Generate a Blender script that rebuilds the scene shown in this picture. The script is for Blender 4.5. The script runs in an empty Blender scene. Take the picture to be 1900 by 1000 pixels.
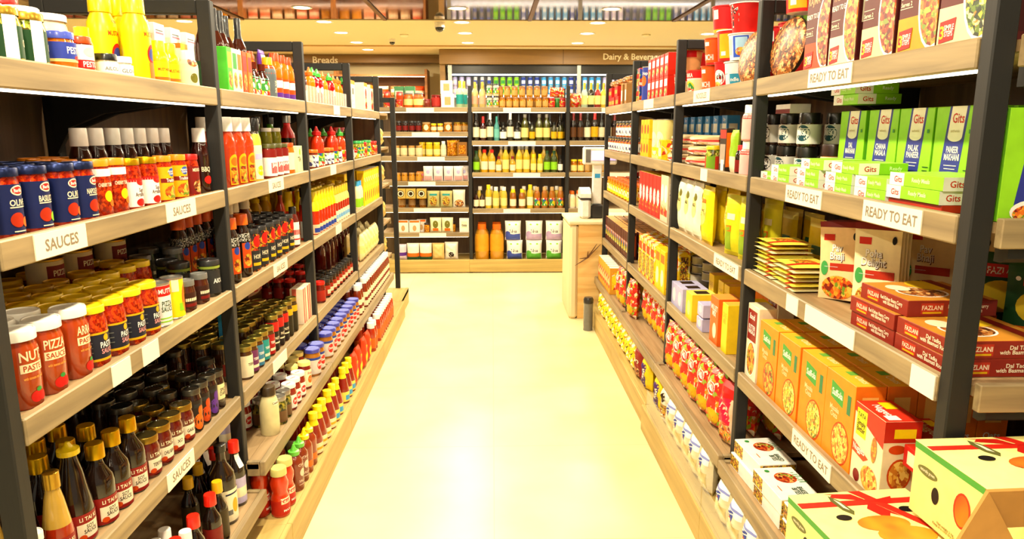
import bpy, math, random
from mathutils import Vector, Euler
random.seed(7)
SC = bpy.context.scene
COL = SC.collection
# ---------------------------------------------------------------- camera
EYE = Vector((0, 0, 1.5))
F_PX, PITCH, YAW = 1322.5, 0.1955, -0.0274
cp, sp, cy, sy = math.cos(PITCH), math.sin(PITCH), math.cos(YAW), math.sin(YAW)
FWD = Vector((-sy * cp, cy * cp, -sp)); RGT = Vector((cy, sy, 0)); UP = RGT.cross(FWD)
cam_d = bpy.data.cameras.new('camera'); cam = bpy.data.objects.new('camera', cam_d); COL.objects.link(cam)
cam_d.sensor_width = 36; cam_d.lens = 36 * F_PX / 1900; cam_d.clip_start = .02
cam.location = EYE; cam.rotation_euler = FWD.to_track_quat('-Z', 'Y').to_euler()
SC.camera = cam
# ---------------------------------------------------------------- light and exposure
SC.view_settings.view_transform = 'Standard'; SC.view_settings.look = 'None'
SC.view_settings.gamma = 1; SC.view_settings.use_curve_mapping = False
SC.view_settings.exposure = -0.08
world = bpy.data.worlds.new('world'); SC.world = world; world.use_nodes = True
bg = world.node_tree.nodes['Background']; bg.inputs[0].default_value = (1, .87, .62, 1); bg.inputs[1].default_value = 0.4  # added warm ambient fill, let in through the room's open rear
CEIL = 2.64
LAMP_XS = (-3.33, -1.825, -.325, 1.17, 2.66)
LAMP_YS = (-1.0, 0.1, 1.3, 2.5, 3.7, 4.9, 6.1, 7.27, 8.2, 9.1, 10.1, 11.0)
WARM = (1, .86, .60)
def lamp_light(x, y, e):
    d = bpy.data.lights.new('downlight_lamp', 'AREA'); d.shape = 'DISK'; d.size = .13; d.energy = e; d.color = WARM
    o = bpy.data.objects.new('downlight_lamp', d); o.location = (x, y, CEIL - .03); COL.objects.link(o)
for x in LAMP_XS:
    for y in LAMP_YS:
        if y > 10.5 and x > -1: continue
        if abs(x) > 2 and y < 4: continue
        lamp_light(x, y, (46 if x == -.325 else 13 if abs(x) < 2 else 16) if y < 6.5 else 26)
SC.cycles.max_bounces = 6; SC.cycles.diffuse_bounces = 4; SC.cycles.glossy_bounces = 4; SC.cycles.transparent_max_bounces = 6
SC.cycles.caustics_reflective = False; SC.cycles.caustics_refractive = False
SC.cycles.sample_clamp_indirect = 4
# ---------------------------------------------------------------- where a spot on a shelf edge lies
def along(px, X, z):
    k = (px - 950) / F_PX; a = RGT - FWD * k
    return -(X * a.x + (z - 1.5) * a.z) / a.y
def onY(px, py, Y):
    d = FWD + RGT * (px - 950) / F_PX - UP * (py - 500) / F_PX
    return EYE + d * (Y / d.y)
def onZ(px, py, Z):
    d = FWD + RGT * (px - 950) / F_PX - UP * (py - 500) / F_PX
    return EYE + d * ((Z - 1.5) / d.z)
# ---------------------------------------------------------------- materials
def lin(h):
    c = [int(h[i:i + 2], 16) / 255 for i in (0, 2, 4)]
    return tuple(v / 12.92 if v <= .04045 else ((v + .055) / 1.055) ** 2.4 for v in c) + (1,)
NAMED = dict(white='f4f1ea', cream='efe3c0', black='0c0b0b', red='c81812', dred='7c1410', maroon='5e1d1a', orange='ec6a10', dorange='cc4408',
    yellow='f8d80c', dyellow='d8a80c', green='2f8a35', lime='8fd021', dgreen='17401c', blue='24409c', lblue='3a9fdc', navy='161f4a', purple='5b2a90',
    lilac='b9b2dc', brown='5a3517', dbrown='2a170c', tan='c19a62', gold='c09a35', silver='b9b7b0', grey='6d6d6a', pink='e27a8e', tomato='b02a0c',
    salsa='96240c', ketchup='9c1409', amber='b4641a', oil='dcae14', honey='b8730e', soy='1a0d08', olive='6d6a1e', mustard='e2b410', chili='a82c08', teal='1f8f8b',
    dgrey='2b2b2c', carton='c08a45', sand='dcc9a0', straw='f0dd88')
MATS = {}
def nodes(name):
    m = bpy.data.materials.new(name); m.use_nodes = True
    return m, m.node_tree.nodes, m.node_tree.links, m.node_tree.nodes['Principled BSDF']
def M(c='white', rough=.45, metal=0.0, coat=0.0):
    if c in SPECIAL: return SPECIAL[c]
    key = (c, rough, metal, coat)
    if key in MATS: return MATS[key]
    h = NAMED.get(c, c)
    m, n, l, b = nodes('%s_%d' % (c, len(MATS)))
    col = lin(h)
    t = n.new('ShaderNodeTexNoise'); t.inputs['Scale'].default_value = 35
    r = n.new('ShaderNodeValToRGB'); r.color_ramp.elements[0].position = .3; r.color_ramp.elements[1].position = .7
    r.color_ramp.elements[0].color = tuple(v * .88 for v in col[:3]) + (1,); r.color_ramp.elements[1].color = col
    tc = n.new('ShaderNodeTexCoord'); l.new(tc.outputs['Object'], t.inputs['Vector'])
    l.new(t.outputs['Fac'], r.inputs[0]); l.new(r.outputs[0], b.inputs['Base Color'])
    b.inputs['Roughness'].default_value = rough; b.inputs['Metallic'].default_value = metal; b.inputs['Coat Weight'].default_value = coat; b.inputs['Specular IOR Level'].default_value = .3 if rough > .4 else .5
    b.inputs['Coat Roughness'].default_value = .05
    MATS[key] = m; return m
def glossy(c): return ('G', c)
def mm(c):
    """colour spec -> material: 'red' print, ('G','red') glass or glossy plastic, ('P',..) plastic, ('M',..) metal"""
    if isinstance(c, tuple):
        k, c = c
        if k == 'G': return M(c, .12, 0, .6)
        if k == 'P': return M(c, .3, 0, .2)
        if k == 'M': return M(c, .28, .85, 0)
    return M(c)
SPECIAL = {}
def wood(name, c1, c2, axis, scale=1.0, rough=.5):
    m, n, l, b = nodes(name)
    tc = n.new('ShaderNodeTexCoord'); mp = n.new('ShaderNodeMapping'); l.new(tc.outputs['Object'], mp.inputs['Vector'])
    s = [22 * scale] * 3; s[axis] = 1.3 * scale; mp.inputs['Scale'].default_value = s
    t = n.new('ShaderNodeTexNoise'); t.inputs['Scale'].default_value = 1.6; t.inputs['Detail'].default_value = 6; t.inputs['Distortion'].default_value = .6
    l.new(mp.outputs[0], t.inputs['Vector'])
    r = n.new('ShaderNodeValToRGB'); e = r.color_ramp.elements
    e[0].position = .32; e[0].color = lin(c1); e[1].position = .68; e[1].color = lin(c2)
    l.new(t.outputs['Fac'], r.inputs[0]); l.new(r.outputs[0], b.inputs['Base Color'])
    bp = n.new('ShaderNodeBump'); bp.inputs['Strength'].default_value = .08; l.new(t.outputs['Fac'], bp.inputs['Height']); l.new(bp.outputs[0], b.inputs['Normal'])
    b.inputs['Roughness'].default_value = rough
    SPECIAL[name] = m; return m
wood('lipwood', '7c6a4c', 'a48e66', 1); wood('lipwoodx', '7c6a4c', 'a48e66', 0); wood('backwood', '4d3a26', '6f5638', 2, .6)
wood('boardwood', '8a6f4a', 'ab8e66', 1); wood('deckwood', 'a48a48', 'c6aa64', 1, .7); wood('deckwoodx', 'a48a48', 'c6aa64', 0, .7)
wood('headwood', '7d5f34', '8f6e3e', 0, .4); wood('counterwood', 'cf9f58', 'ecca86', 0, .5); wood('breadwood', '7a4c22', 'a86c34', 0, .5)
def emis(name, col, e):
    m, n, l, b = nodes(name)
    b.inputs['Base Color'].default_value = (.8, .8, .8, 1); b.inputs['Emission Color'].default_value = col + (1,); b.inputs['Emission Strength'].default_value = e
    SPECIAL[name] = m
emis('ledstrip', (1, .88, .66), 7); emis('lampface', (1, .86, .58), 12); emis('fridgeglow', (.72, .82, 1), 5); emis('screen', (.22, .20, .95), .75)
def food(name, cols, scale=60, rough=.4):
    m, n, l, b = nodes(name)
    tc = n.new('ShaderNodeTexCoord'); v = n.new('ShaderNodeTexVoronoi'); v.inputs['Scale'].default_value = scale * 1.7
    t = n.new('ShaderNodeTexNoise'); t.inputs['Scale'].default_value = scale * .5; t.inputs['Detail'].default_value = 3; t.inputs['Distortion'].default_value = 2
    l.new(tc.outputs['Object'], v.inputs['Vector']); l.new(tc.outputs['Object'], t.inputs['Vector'])
    sep = n.new('ShaderNodeSeparateColor'); l.new(v.outputs['Color'], sep.inputs[0])
    ad = n.new('ShaderNodeMath'); ad.operation = 'ADD'; mu = n.new('ShaderNodeMath'); mu.operation = 'MULTIPLY'; mu.inputs[1].default_value = .5
    l.new(sep.outputs[0], ad.inputs[0]); l.new(t.outputs['Fac'], ad.inputs[1]); l.new(ad.outputs[0], mu.inputs[0])
    r = n.new('ShaderNodeValToRGB'); r.color_ramp.interpolation = 'CONSTANT'
    while len(r.color_ramp.elements) < len(cols): r.color_ramp.elements.new(.5)
    for i, c in enumerate(cols):
        r.color_ramp.elements[i].position = .22 + .56 * i / len(cols) if i else 0; r.color_ramp.elements[i].color = lin(NAMED.get(c, c))
    l.new(mu.outputs[0], r.inputs[0]); l.new(r.outputs[0], b.inputs['Base Color']); b.inputs['Roughness'].default_value = rough
    SPECIAL[name] = m
food('curry', ['7a1c06', 'c8480c', 'e87414', 'f09a28', '6d8a20', 'e8b040']); food('redbeans', ['5c1208', '8a2410', 'c24a14', 'e0a050', '7a8a2a'])
food('spinach', ['16240c', '2d4413', '5e7a1a', 'e0c030', 'e8d8a0', 'e07818']); food('pasta', ['d8a020', 'e8c040', 'f0d870', 'a86010', '6a7a20'], 80)
food('brownfood', ['3a1a0a', '6e3414', 'a0561e', 'c8843c', 'd8b070'], 70); food('muesli', ['4a3012', '8a5a1a', 'c89022', 'e8c830', '2a2a10', 'a03a14'], 90)
food('salsaglass', ['7a1204', '9a1c06', 'b02c08', 'c2410c', '8a1a05'], 90, .15); food('noodle', ['c87820', 'e8a83a', 'f2c860', 'b05010'], 70)
food('mixgreen', ['3a4a12', '7a8a22', 'a8b440', 'c8ba50', '5a4a14'], 80, .15); food('olives', ['2a2c10', '4e5018', '7a7020', '9a8c30'], 70, .15)
food('packred', ['c8140e', 'e02a12', 'f0e0b8', 'e88a14', 'c8140e', '8fae20', 'd82010'], 28); food('packmix', ['e8c814', 'd82010', 'f0ead0', '2f8a35', '24409c', 'ec6a10'], 22)
food('packyellow', ['f0c80c', 'f8e020', 'e89a10', 'f4ecc0', 'f0c80c', 'c83210'], 22); food('honeyc', ['8a4a08', 'b87012', 'd89a20', 'a85c0c'], 60, .15)
food('peppercap', ['0c0b0b', '0c0b0b', 'd8d4c8', '1a1510'], 260, .2); food('sauceblur', ['8a1c08', 'b83c0a', 'd8740e', '3a2008', '0c0b0b', 'c8a020'], 45)
food('packwhite', ['f4f1ea', 'e8e0cc', 'f4f1ea', '3a3a6a', 'f4f1ea', 'd8c8a0', 'b43c20'], 26)
def mango():
    m, n, l, b = nodes('mango')
    tc = n.new('ShaderNodeTexCoord'); t = n.new('ShaderNodeTexNoise'); t.inputs['Scale'].default_value = 9
    r = n.new('ShaderNodeValToRGB'); e = r.color_ramp.elements; e[0].position = .35; e[0].color = lin('d2400c'); e[1].position = .65; e[1].color = lin('f2981a')
    l.new(tc.outputs['Object'], t.inputs['Vector']); l.new(t.outputs['Fac'], r.inputs[0]); l.new(r.outputs[0], b.inputs['Base Color']); SPECIAL['mango'] = m
mango()
def simple(name, hexc, rough, metal=0, coat=0, alpha=None, trans=0):
    m, n, l, b = nodes(name)
    t = n.new('ShaderNodeTexNoise'); t.inputs['Scale'].default_value = 14; mr = n.new('ShaderNodeMapRange')
    mr.inputs['To Min'].default_value = max(.02, rough - .05); mr.inputs['To Max'].default_value = rough + .05
    l.new(t.outputs['Fac'], mr.inputs['Value']); l.new(mr.outputs[0], b.inputs['Roughness'])
    b.inputs['Base Color'].default_value = lin(hexc); b.inputs['Metallic'].default_value = metal; b.inputs['Coat Weight'].default_value = coat
    if alpha is not None: b.inputs['Alpha'].default_value = alpha
    if trans: b.inputs['Transmission Weight'].default_value = trans
    SPECIAL[name] = m
simple('postmetal', '100f0e', .6); simple('bracketmetal', '151412', .6); simple('ceilpaint', 'dccca2', .7); simple('mirror', '9c7f60', .06, 1)
simple('signwhite', 'f2ead6', .35); simple('acrylic', 'f4f4ee', .08, 0, 0, .22); simple('clearglass', 'e8f0ee', .05, 0, 0, .12); simple('wallcream', 'e6d2a0', .75)
simple('trimbrown', '6a4a24', .5, .2); simple('blackpaint', '14120f', .4)
def floor_mat():
    m, n, l, b = nodes('floortile')
    tc = n.new('ShaderNodeTexCoord'); t = n.new('ShaderNodeTexNoise'); t.inputs['Scale'].default_value = 2.2; t.inputs['Detail'].default_value = 5
    r = n.new('ShaderNodeValToRGB'); e = r.color_ramp.elements; e[0].color = lin('e2d09a'); e[1].color = lin('ebdcac'); e[0].position = .3; e[1].position = .7
    l.new(tc.outputs['Object'], t.inputs['Vector']); l.new(t.outputs['Fac'], r.inputs[0])
    br = n.new('ShaderNodeTexBrick'); br.offset = 0; br.inputs['Scale'].default_value = 1; br.inputs['Brick Width'].default_value = .8; br.inputs['Row Height'].default_value = .8
    br.inputs['Mortar Size'].default_value = .002; br.inputs['Mortar'].default_value = lin('cdbb8c'); l.new(tc.outputs['Object'], br.inputs['Vector'])
    l.new(r.outputs[0], br.inputs['Color1']); l.new(r.outputs[0], br.inputs['Color2']); l.new(br.outputs['Color'], b.inputs['Base Color'])
    b.inputs['Roughness'].default_value = .3; b.inputs['Specular IOR Level'].default_value = .4
    SPECIAL['floortile'] = m
floor_mat()
# ---------------------------------------------------------------- mesh collector
TXT = {}
def text_geo(s, bold=True):
    key = (s, bold)
    if key in TXT: return TXT[key]
    cu = bpy.data.curves.new('t', 'FONT'); cu.body = s; cu.size = 1; cu.resolution_u = 2; cu.offset = .018 if bold else 0
    cu.align_x = 'CENTER'; cu.space_line = .8
    o = bpy.data.objects.new('t', cu)
    me = bpy.data.meshes.new_from_object(o)
    vs = [(v.co.x, v.co.y) for v in me.vertices]; fs = [tuple(p.vertices) for p in me.polygons]
    bpy.data.objects.remove(o); bpy.data.curves.remove(cu); bpy.data.meshes.remove(me)
    if vs:
        x0 = min(v[0] for v in vs); x1 = max(v[0] for v in vs); y0 = min(v[1] for v in vs); y1 = max(v[1] for v in vs)
        w, h = x1 - x0, max(y1 - y0, .01); vs = [((x - (x0 + x1) / 2), (y - (y0 + y1) / 2)) for x, y in vs]
    else: w = h = 1
    TXT[key] = (vs, fs, w, h); return TXT[key]
class MB:
    def __init__(s): s.v = []; s.f = []; s.m = []; s.sm = []; s.mats = []
    def mi(s, c):
        m = mm(c)
        if m not in s.mats: s.mats.append(m)
        return s.mats.index(m)
    def add(s, vs, fs, c, smooth=False):
        n = len(s.v); s.v += [tuple(v) for v in vs]; i = s.mi(c)
        for f in fs: s.f.append(tuple(a + n for a in f)); s.m.append(i); s.sm.append(smooth)
    def box(s, x0, y0, z0, x1, y1, z1, c, ch=0.0, top=None, mats=None):
        """box with chamfered edges; mats = dict face -> colour for -x +x -y +y -z +z"""
        a = (x0, y0, z0); b = (x1, y1, z1)
        ch = min(ch, (x1 - x0) * .3, (y1 - y0) * .3, (z1 - z0) * .3)
        P = {}
        for i in range(8):
            sg = [(i >> k) & 1 for k in range(3)]
            for ax in range(3):
                P[(i, ax)] = tuple((b[k] - (ch if k != ax else 0)) if sg[k] else (a[k] + (ch if k != ax else 0)) for k in range(3))
        md = mats or {}
        names = {(0, 0): '-x', (0, 1): '+x', (1, 0): '-y', (1, 1): '+y', (2, 0): '-z', (2, 1): '+z'}
        for ax in range(3):
            o1, o2 = (ax + 1) % 3, (ax + 2) % 3
            for sd in (0, 1):
                ids = []
                for u, v in ((0, 0), (1, 0), (1, 1), (0, 1)):
                    ids.append((sd << ax) | (u << o1) | (v << o2))
                if not sd: ids = ids[::-1]
                cc = md.get(names[(ax, sd)], top if (ax == 2 and sd and top) else c)
                s.add([P[(i, ax)] for i in ids], [(0, 1, 2, 3)], cc)
        if ch > 0:
            for ax in range(3):      # edges parallel to ax
                o1, o2 = (ax + 1) % 3, (ax + 2) % 3
                for u in (0, 1):
                    for v in (0, 1):
                        i0 = (u << o1) | (v << o2); i1 = i0 | (1 << ax)
                        q = [P[(i0, o1)], P[(i1, o1)], P[(i1, o2)], P[(i0, o2)]]
                        if u != v: q = q[::-1]
                        s.add(q[::-1] if False else q, [(0, 1, 2, 3)], c)
            for i in range(8):
                q = [P[(i, 0)], P[(i, 1)], P[(i, 2)]]
                if bin(i).count('1') % 2 == 0: q = q[::-1]
                s.add(q, [(0, 1, 2)], c)
    def lathe(s, prof, seg=20, cx=0, cy=0, sx=1, sy=1, closed=True):
        """prof: list of (r, z, colour of the band that ENDS here)"""
        runs = []; cur = [0]
        for i in range(1, len(prof)):
            cur.append(i)
            if i < len(prof) - 1:
                a = math.atan2(prof[i][1] - prof[i - 1][1], prof[i][0] - prof[i - 1][0]); b = math.atan2(prof[i + 1][1] - prof[i][1], prof[i + 1][0] - prof[i][0])
                d = abs((b - a + math.pi) % (2 * math.pi) - math.pi)
                if d > .7 or prof[i + 1][2] != prof[i][2]: runs.append(cur); cur = [i]
        runs.append(cur)
        for rn in runs:
            vs = []
            for i in rn:
                r, z = prof[i][0], prof[i][1]
                for k in range(seg):
                    t = 2 * math.pi * k / seg; vs.append((cx + r * sx * math.cos(t), cy + r * sy * math.sin(t), z))
            fs = []
            for j in range(len(rn) - 1):
                for k in range(seg):
                    k2 = (k + 1) % seg; fs.append((j * seg + k, j * seg + k2, (j + 1) * seg + k2, (j + 1) * seg + k))
            s.add(vs, fs, prof[rn[-1]][2], True)
    def rod(s, p, q, r, c, seg=8, r2=None):
        p = Vector(p); q = Vector(q); d = (q - p).normalized(); a = d.orthogonal().normalized(); b = d.cross(a)
        r2 = r if r2 is None else r2
        vs = []
        for pt, rr in ((p, r), (q, r2)):
            for k in range(seg):
                t = 2 * math.pi * k / seg; vs.append(pt + (a * math.cos(t) + b * math.sin(t)) * rr)
        fs = [(k, (k + 1) % seg, seg + (k + 1) % seg, seg + k) for k in range(seg)]
        s.add(vs, fs, c, True); s.add(vs, [tuple(range(seg))[::-1], tuple(range(seg, 2 * seg))], c)
    def prism(s, poly, axis, a0, a1, c):
        """poly 2D in the plane of the other two axes (cyclic order), extruded along axis"""
        def P(u, v, a):
            q = [0, 0, 0]; q[axis] = a; q[(axis + 1) % 3] = u; q[(axis + 2) % 3] = v; return q
        n = len(poly); vs = [P(u, v, a0) for u, v in poly] + [P(u, v, a1) for u, v in poly]
        fs = [tuple(range(n))[::-1], tuple(range(n, 2 * n))] + [(k, (k + 1) % n, n + (k + 1) % n, n + k) for k in range(n)]
        s.add(vs, fs, c)
    def art(s, mp, dec, lift0=.0002):
        lift = lift0
        for d in dec:
            k = d[0]
            if k == 'r':
                _, u0, v0, u1, v1, c = d; nu = max(1, min(24, int(abs(u1 - u0) / .006))) if getattr(mp, 'curved', 0) else 1; nv = max(1, min(16, int(abs(v1 - v0) / .012))) if getattr(mp, 'curved', 0) == 2 else 1
                vs = [mp(u0 + (u1 - u0) * i / nu, v0 + (v1 - v0) * j / nv, lift) for j in range(nv + 1) for i in range(nu + 1)]
                s.add(vs, [(j * (nu + 1) + i, j * (nu + 1) + i + 1, (j + 1) * (nu + 1) + i + 1, (j + 1) * (nu + 1) + i) for j in range(nv) for i in range(nu)], c, True)
            elif k == 'e':
                _, cu, cv, ru, rv, c = d; N = 20
                vs = [mp(cu, cv, lift)]
                for ring in (.55, 1):
                    for i in range(N): t = 2 * math.pi * i / N; vs.append(mp(cu + ru * ring * math.cos(t), cv + rv * ring * math.sin(t), lift))
                fs = [(0, 1 + i, 1 + (i + 1) % N) for i in range(N)] + [(1 + i, 1 + N + i, 1 + N + (i + 1) % N, 1 + (i + 1) % N) for i in range(N)]
                s.add(vs, fs, c, True)
            elif k == 't':
                st, cu, cv, h, c = d[1:6]; mw = d[6] if len(d) > 6 else None; rot = d[7] if len(d) > 7 else 0
                vs, fs, w, hh = text_geo(st)
                nl = st.count('\n') + 1; k_ = h / .72 if nl == 1 else h * nl / hh
                kx = min(k_, mw / w) if mw else k_; kx = max(kx, k_ * .45)
                cr, sr = math.cos(rot), math.sin(rot)
                pts = []
                for x, y in vs:
                    x, y = x * kx, y * k_; pts.append(mp(cu + x * cr - y * sr, cv + x * sr + y * cr, lift + .00006))
                s.add(pts, fs, c)
            elif k == 'p':
                s.add([mp(u, v, lift) for u, v in d[1]], [tuple(range(len(d[1])))], d[2])
            lift += .00013
    def mesh(s, name):
        me = bpy.data.meshes.new(name); me.from_pydata(s.v, [], s.f)
        for m in s.mats: me.materials.append(m)
        me.polygons.foreach_set('material_index', s.m); me.polygons.foreach_set('use_smooth', s.sm); me.update()
        return me
    def build(s, name, parent=None, loc=None, rot=None):
        o = bpy.data.objects.new(name, s.mesh(name)); COL.objects.link(o)
        if parent: o.parent = parent
        if loc: o.location = loc
        if rot: o.rotation_euler = rot
        return o
def tag(o, label=None, cat=None, group=None, kind=None):
    if label: o['label'] = label
    if cat: o['category'] = cat
    if group: o['group'] = group
    if kind: o['kind'] = kind
    return o
def empty(name, loc=(0, 0, 0), rz=0):
    o = bpy.data.objects.new(name, None); COL.objects.link(o); o.location = loc; o.rotation_euler = (0, 0, rz); o.empty_display_size = .05; return o
# surface maps, front faces -Y
def m_front(y): return lambda u, v, l: (u, y - l, v)
def m_back(y): return lambda u, v, l: (-u, y + l, v)
def m_left(x): return lambda u, v, l: (x - l, -u, v)
def m_right(x): return lambda u, v, l: (x + l, u, v)
def m_top(z): return lambda u, v, l: (u, v, z + l)
def m_cyl(rf):
    def f(u, v, l):
        r = rf(v) if callable(rf) else rf; a = u / max(r, .005); r += l
        return (r * math.sin(a), -r * math.cos(a), v)
    f.curved = 2 if callable(rf) else 1
    return f
# ---------------------------------------------------------------- product kinds
class Kind:
    def __init__(s, name, cat, desc, w, d, h, parts): s.name, s.cat, s.desc, s.w, s.d, s.h, s.parts = name, cat, desc, w, d, h, parts
def lid_prof(r, z0, z1, c, ctop):
    h = z1 - z0
    return [(r, z0, c), (r * 1.0, z0 + h * .85, c), (r * .95, z1, c), (r * .9, z1, c), (r * .87, z1 - .0018, ctop), (0.0001, z1 - .0018, ctop)]
def jar(desc, r=.031, h=.118, body=('G', 'tomato'), lid=('P', 'white'), lab=None, dec=(), lidtop=None, lh=.015, lr=None, name='sauce_jar', top=None, neck=.86, sh=.016, liddec=(), span=2.4):
    a = MB(); lr = lr or r * .93; zt = h - lh
    tb = top or body
    a.lathe([(.0001, 0, body), (r * .9, 0, body), (r, .006, body), (r, zt - sh - .004, body), (r * .97, zt - sh + .002, tb), (r * neck, zt - .001, tb), (r * neck * .97, h - .003, tb)])
    b = MB(); b.lathe(lid_prof(lr, zt, h, lid, lidtop or lid), 24)
    if liddec: b.art(m_top(h - .0018), liddec)
    parts = [(name, a.mesh(name), -1), ('lid', b.mesh('lid'), 0)]
    if lab or dec:
        c = MB(); dd = []
        if lab: dd.append(('r', -r * span, lab[1], r * span, lab[2], lab[0]))
        c.art(m_cyl(r), dd + list(dec)); parts.append(('label', c.mesh('label'), 0))
    return Kind(name, 'jar', desc, 2 * max(r, lr), 2 * max(r, lr), h, parts)
def can(desc, r=.033, h=.1, col='red', rim=('M', 'silver'), dec=(), top=('M', 'silver'), name='food_can'):
    a = MB()
    a.lathe([(.0001, 0, rim), (r * 1.03, 0, rim), (r * 1.03, .004, rim), (r, .005, rim), (r, h - .005, col), (r * 1.03, h - .004, rim), (r * 1.03, h, rim), (r * .96, h, rim), (r * .94, h - .003, top), (r * .6, h - .0035, top), (r * .58, h - .0025, top), (.0001, h - .0025, top)], 24)
    parts = [(name, a.mesh(name), -1)]
    if dec: c = MB(); c.art(m_cyl(r), list(dec)); parts.append(('label', c.mesh('label'), 0))
    return Kind(name, 'can', desc, 2.06 * r, 2.06 * r, h, parts)
PROF = {
    'hot': [(.92, 0), (1, .02), (1, .52), (.9, .6), (.5, .72), (.42, .78), (.42, .9)],
    'wine': [(.92, 0), (1, .02), (1, .56), (.88, .64), (.42, .76), (.36, .82), (.36, .96)],
    'squeeze': [(.9, 0), (1, .03), (.97, .3), (1, .55), (.93, .68), (.62, .8), (.6, .86)],
    'flare': [(.95, 0), (1, .02), (1, .34), (.9, .44), (.62, .7), (.42, .84), (.42, .9)],
    'sri': [(.95, 0), (1, .03), (1, .58), (.93, .66), (.6, .75), (.45, .78), (.45, .8)],
    'waist': [(.9, 0), (1, .03), (1, .36), (.86, .44), (.8, .5), (.95, .6), (.98, .7), (.72, .84), (.68, .92)],
    'oil': [(.95, 0), (1, .02), (1, .6), (.9, .68), (.45, .8), (.42, .92)],
    'fat': [(.95, 0), (1, .03), (1, .62), (.85, .75), (.52, .85), (.5, .9)],
    'slim': [(.95, 0), (1, .02), (1, .66), (.85, .74), (.6, .8), (.6, .88)],
}
def bottle(desc, shape='hot', r=.026, h=.2, body=('G', 'ketchup'), cap=('P', 'red'), capstyle='screw', lab=None, dec=(), neck=None, name='sauce_bottle', neckz=.62, sx=1, sy=1, collar=None, cat='bottle', span=2.2, capr=None):
    pr = PROF[shape]; a = MB(); P = [(.0001, 0, body)]
    for rr, zz in pr: P.append((rr * r, zz * h, (neck or body) if zz > neckz else body))
    zt = pr[-1][1] * h; rn = pr[-1][0] * r
    a.lathe(P, 20, sx=sx, sy=sy)
    b = MB(); z0 = zt - h * .02 if capstyle != 'foil' else h * .74; rc = capr or rn * 1.25
    if capstyle == 'screw':
        z0 = zt - .012; b.lathe([(rn * .9, z0, cap), (rc, z0, cap), (rc, h - .001, cap), (rc * .92, h, cap), (.0001, h, cap)], 18)
    elif capstyle == 'nozzle':
        k = h - zt; b.lathe([(rn, z0, cap), (rn * 1.45, z0, cap), (rn * 1.45, zt + k * .3, cap), (rn * .9, zt + k * .38, cap), (rn * .6, zt + k * .6, cap), (rn * .25, h, cap), (.0001, h, cap)], 16)
    elif capstyle == 'flip':
        z0 = zt - .014; b.lathe([(rn, z0, cap), (rc, z0, cap), (rc * .96, h - .002, cap), (rc * .9, h, cap), (.0001, h, cap)], 18, sx=sx, sy=sy)
    elif capstyle == 'foil':
        b.lathe([(r * .5, z0, cap), (rn * 1.12, z0 + h * .05, cap), (rn * 1.12, h * .985, cap), (rn, h, cap), (.0001, h, cap)], 16)
    parts = [(name, a.mesh(name), -1), ('cap', b.mesh('cap'), 0)]
    if lab or dec:
        c = MB(); dd = []
        if lab: dd.append(('r', -r * span, lab[1], r * span, lab[2], lab[0]))
        def rf(v, pr=pr):
            t = v / h
            for (r0, z0_), (r1, z1_) in zip(pr, pr[1:]):
                if t <= z1_: return (r0 + (r1 - r0) * max(0, (t - z0_)) / max(z1_ - z0_, 1e-6)) * r
            return rn
        mp0 = m_cyl(rf); mp = lambda u, v, l: (lambda q: (q[0] * sx, q[1] * sy, q[2]))(mp0(u, v, l)); mp.curved = 2
        c.art(mp, dd + list(dec), .0004); parts.append(('label', c.mesh('label'), 0))
    if collar:
        c = MB(); t0, t1, cc = collar; c.lathe([(rn * 1.1, t0 * h, cc), (rn * 1.14, t0 * h + .001, cc), (rn * 1.12, t1 * h, cc), (rn * .9, t1 * h, cc)], 16); parts.append(('collar', c.mesh('collar'), 0))
    return Kind(name, cat, desc, 2 * r * sx, 2 * r * sy, h, parts)
def box(desc, w=.1, d=.05, h=.15, col='red', front=(), side=None, top=(), name='food_box', topcol=None, sidecol=None, cat='box'):
    a = MB(); md = {}
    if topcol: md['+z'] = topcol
    if sidecol: md['-x'] = md['+x'] = sidecol
    a.box(-w / 2, -d / 2, 0, w / 2, d / 2, h, col, .0012, mats=md)
    if front: a.art(m_front(-d / 2), front)
    if side is not None and side: a.art(m_left(-w / 2), side); a.art(m_right(w / 2), side)
    if top: a.art(m_top(h), top)
    return Kind(name, cat, desc, w, d, h, [(name, a.mesh(name), -1)])
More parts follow.
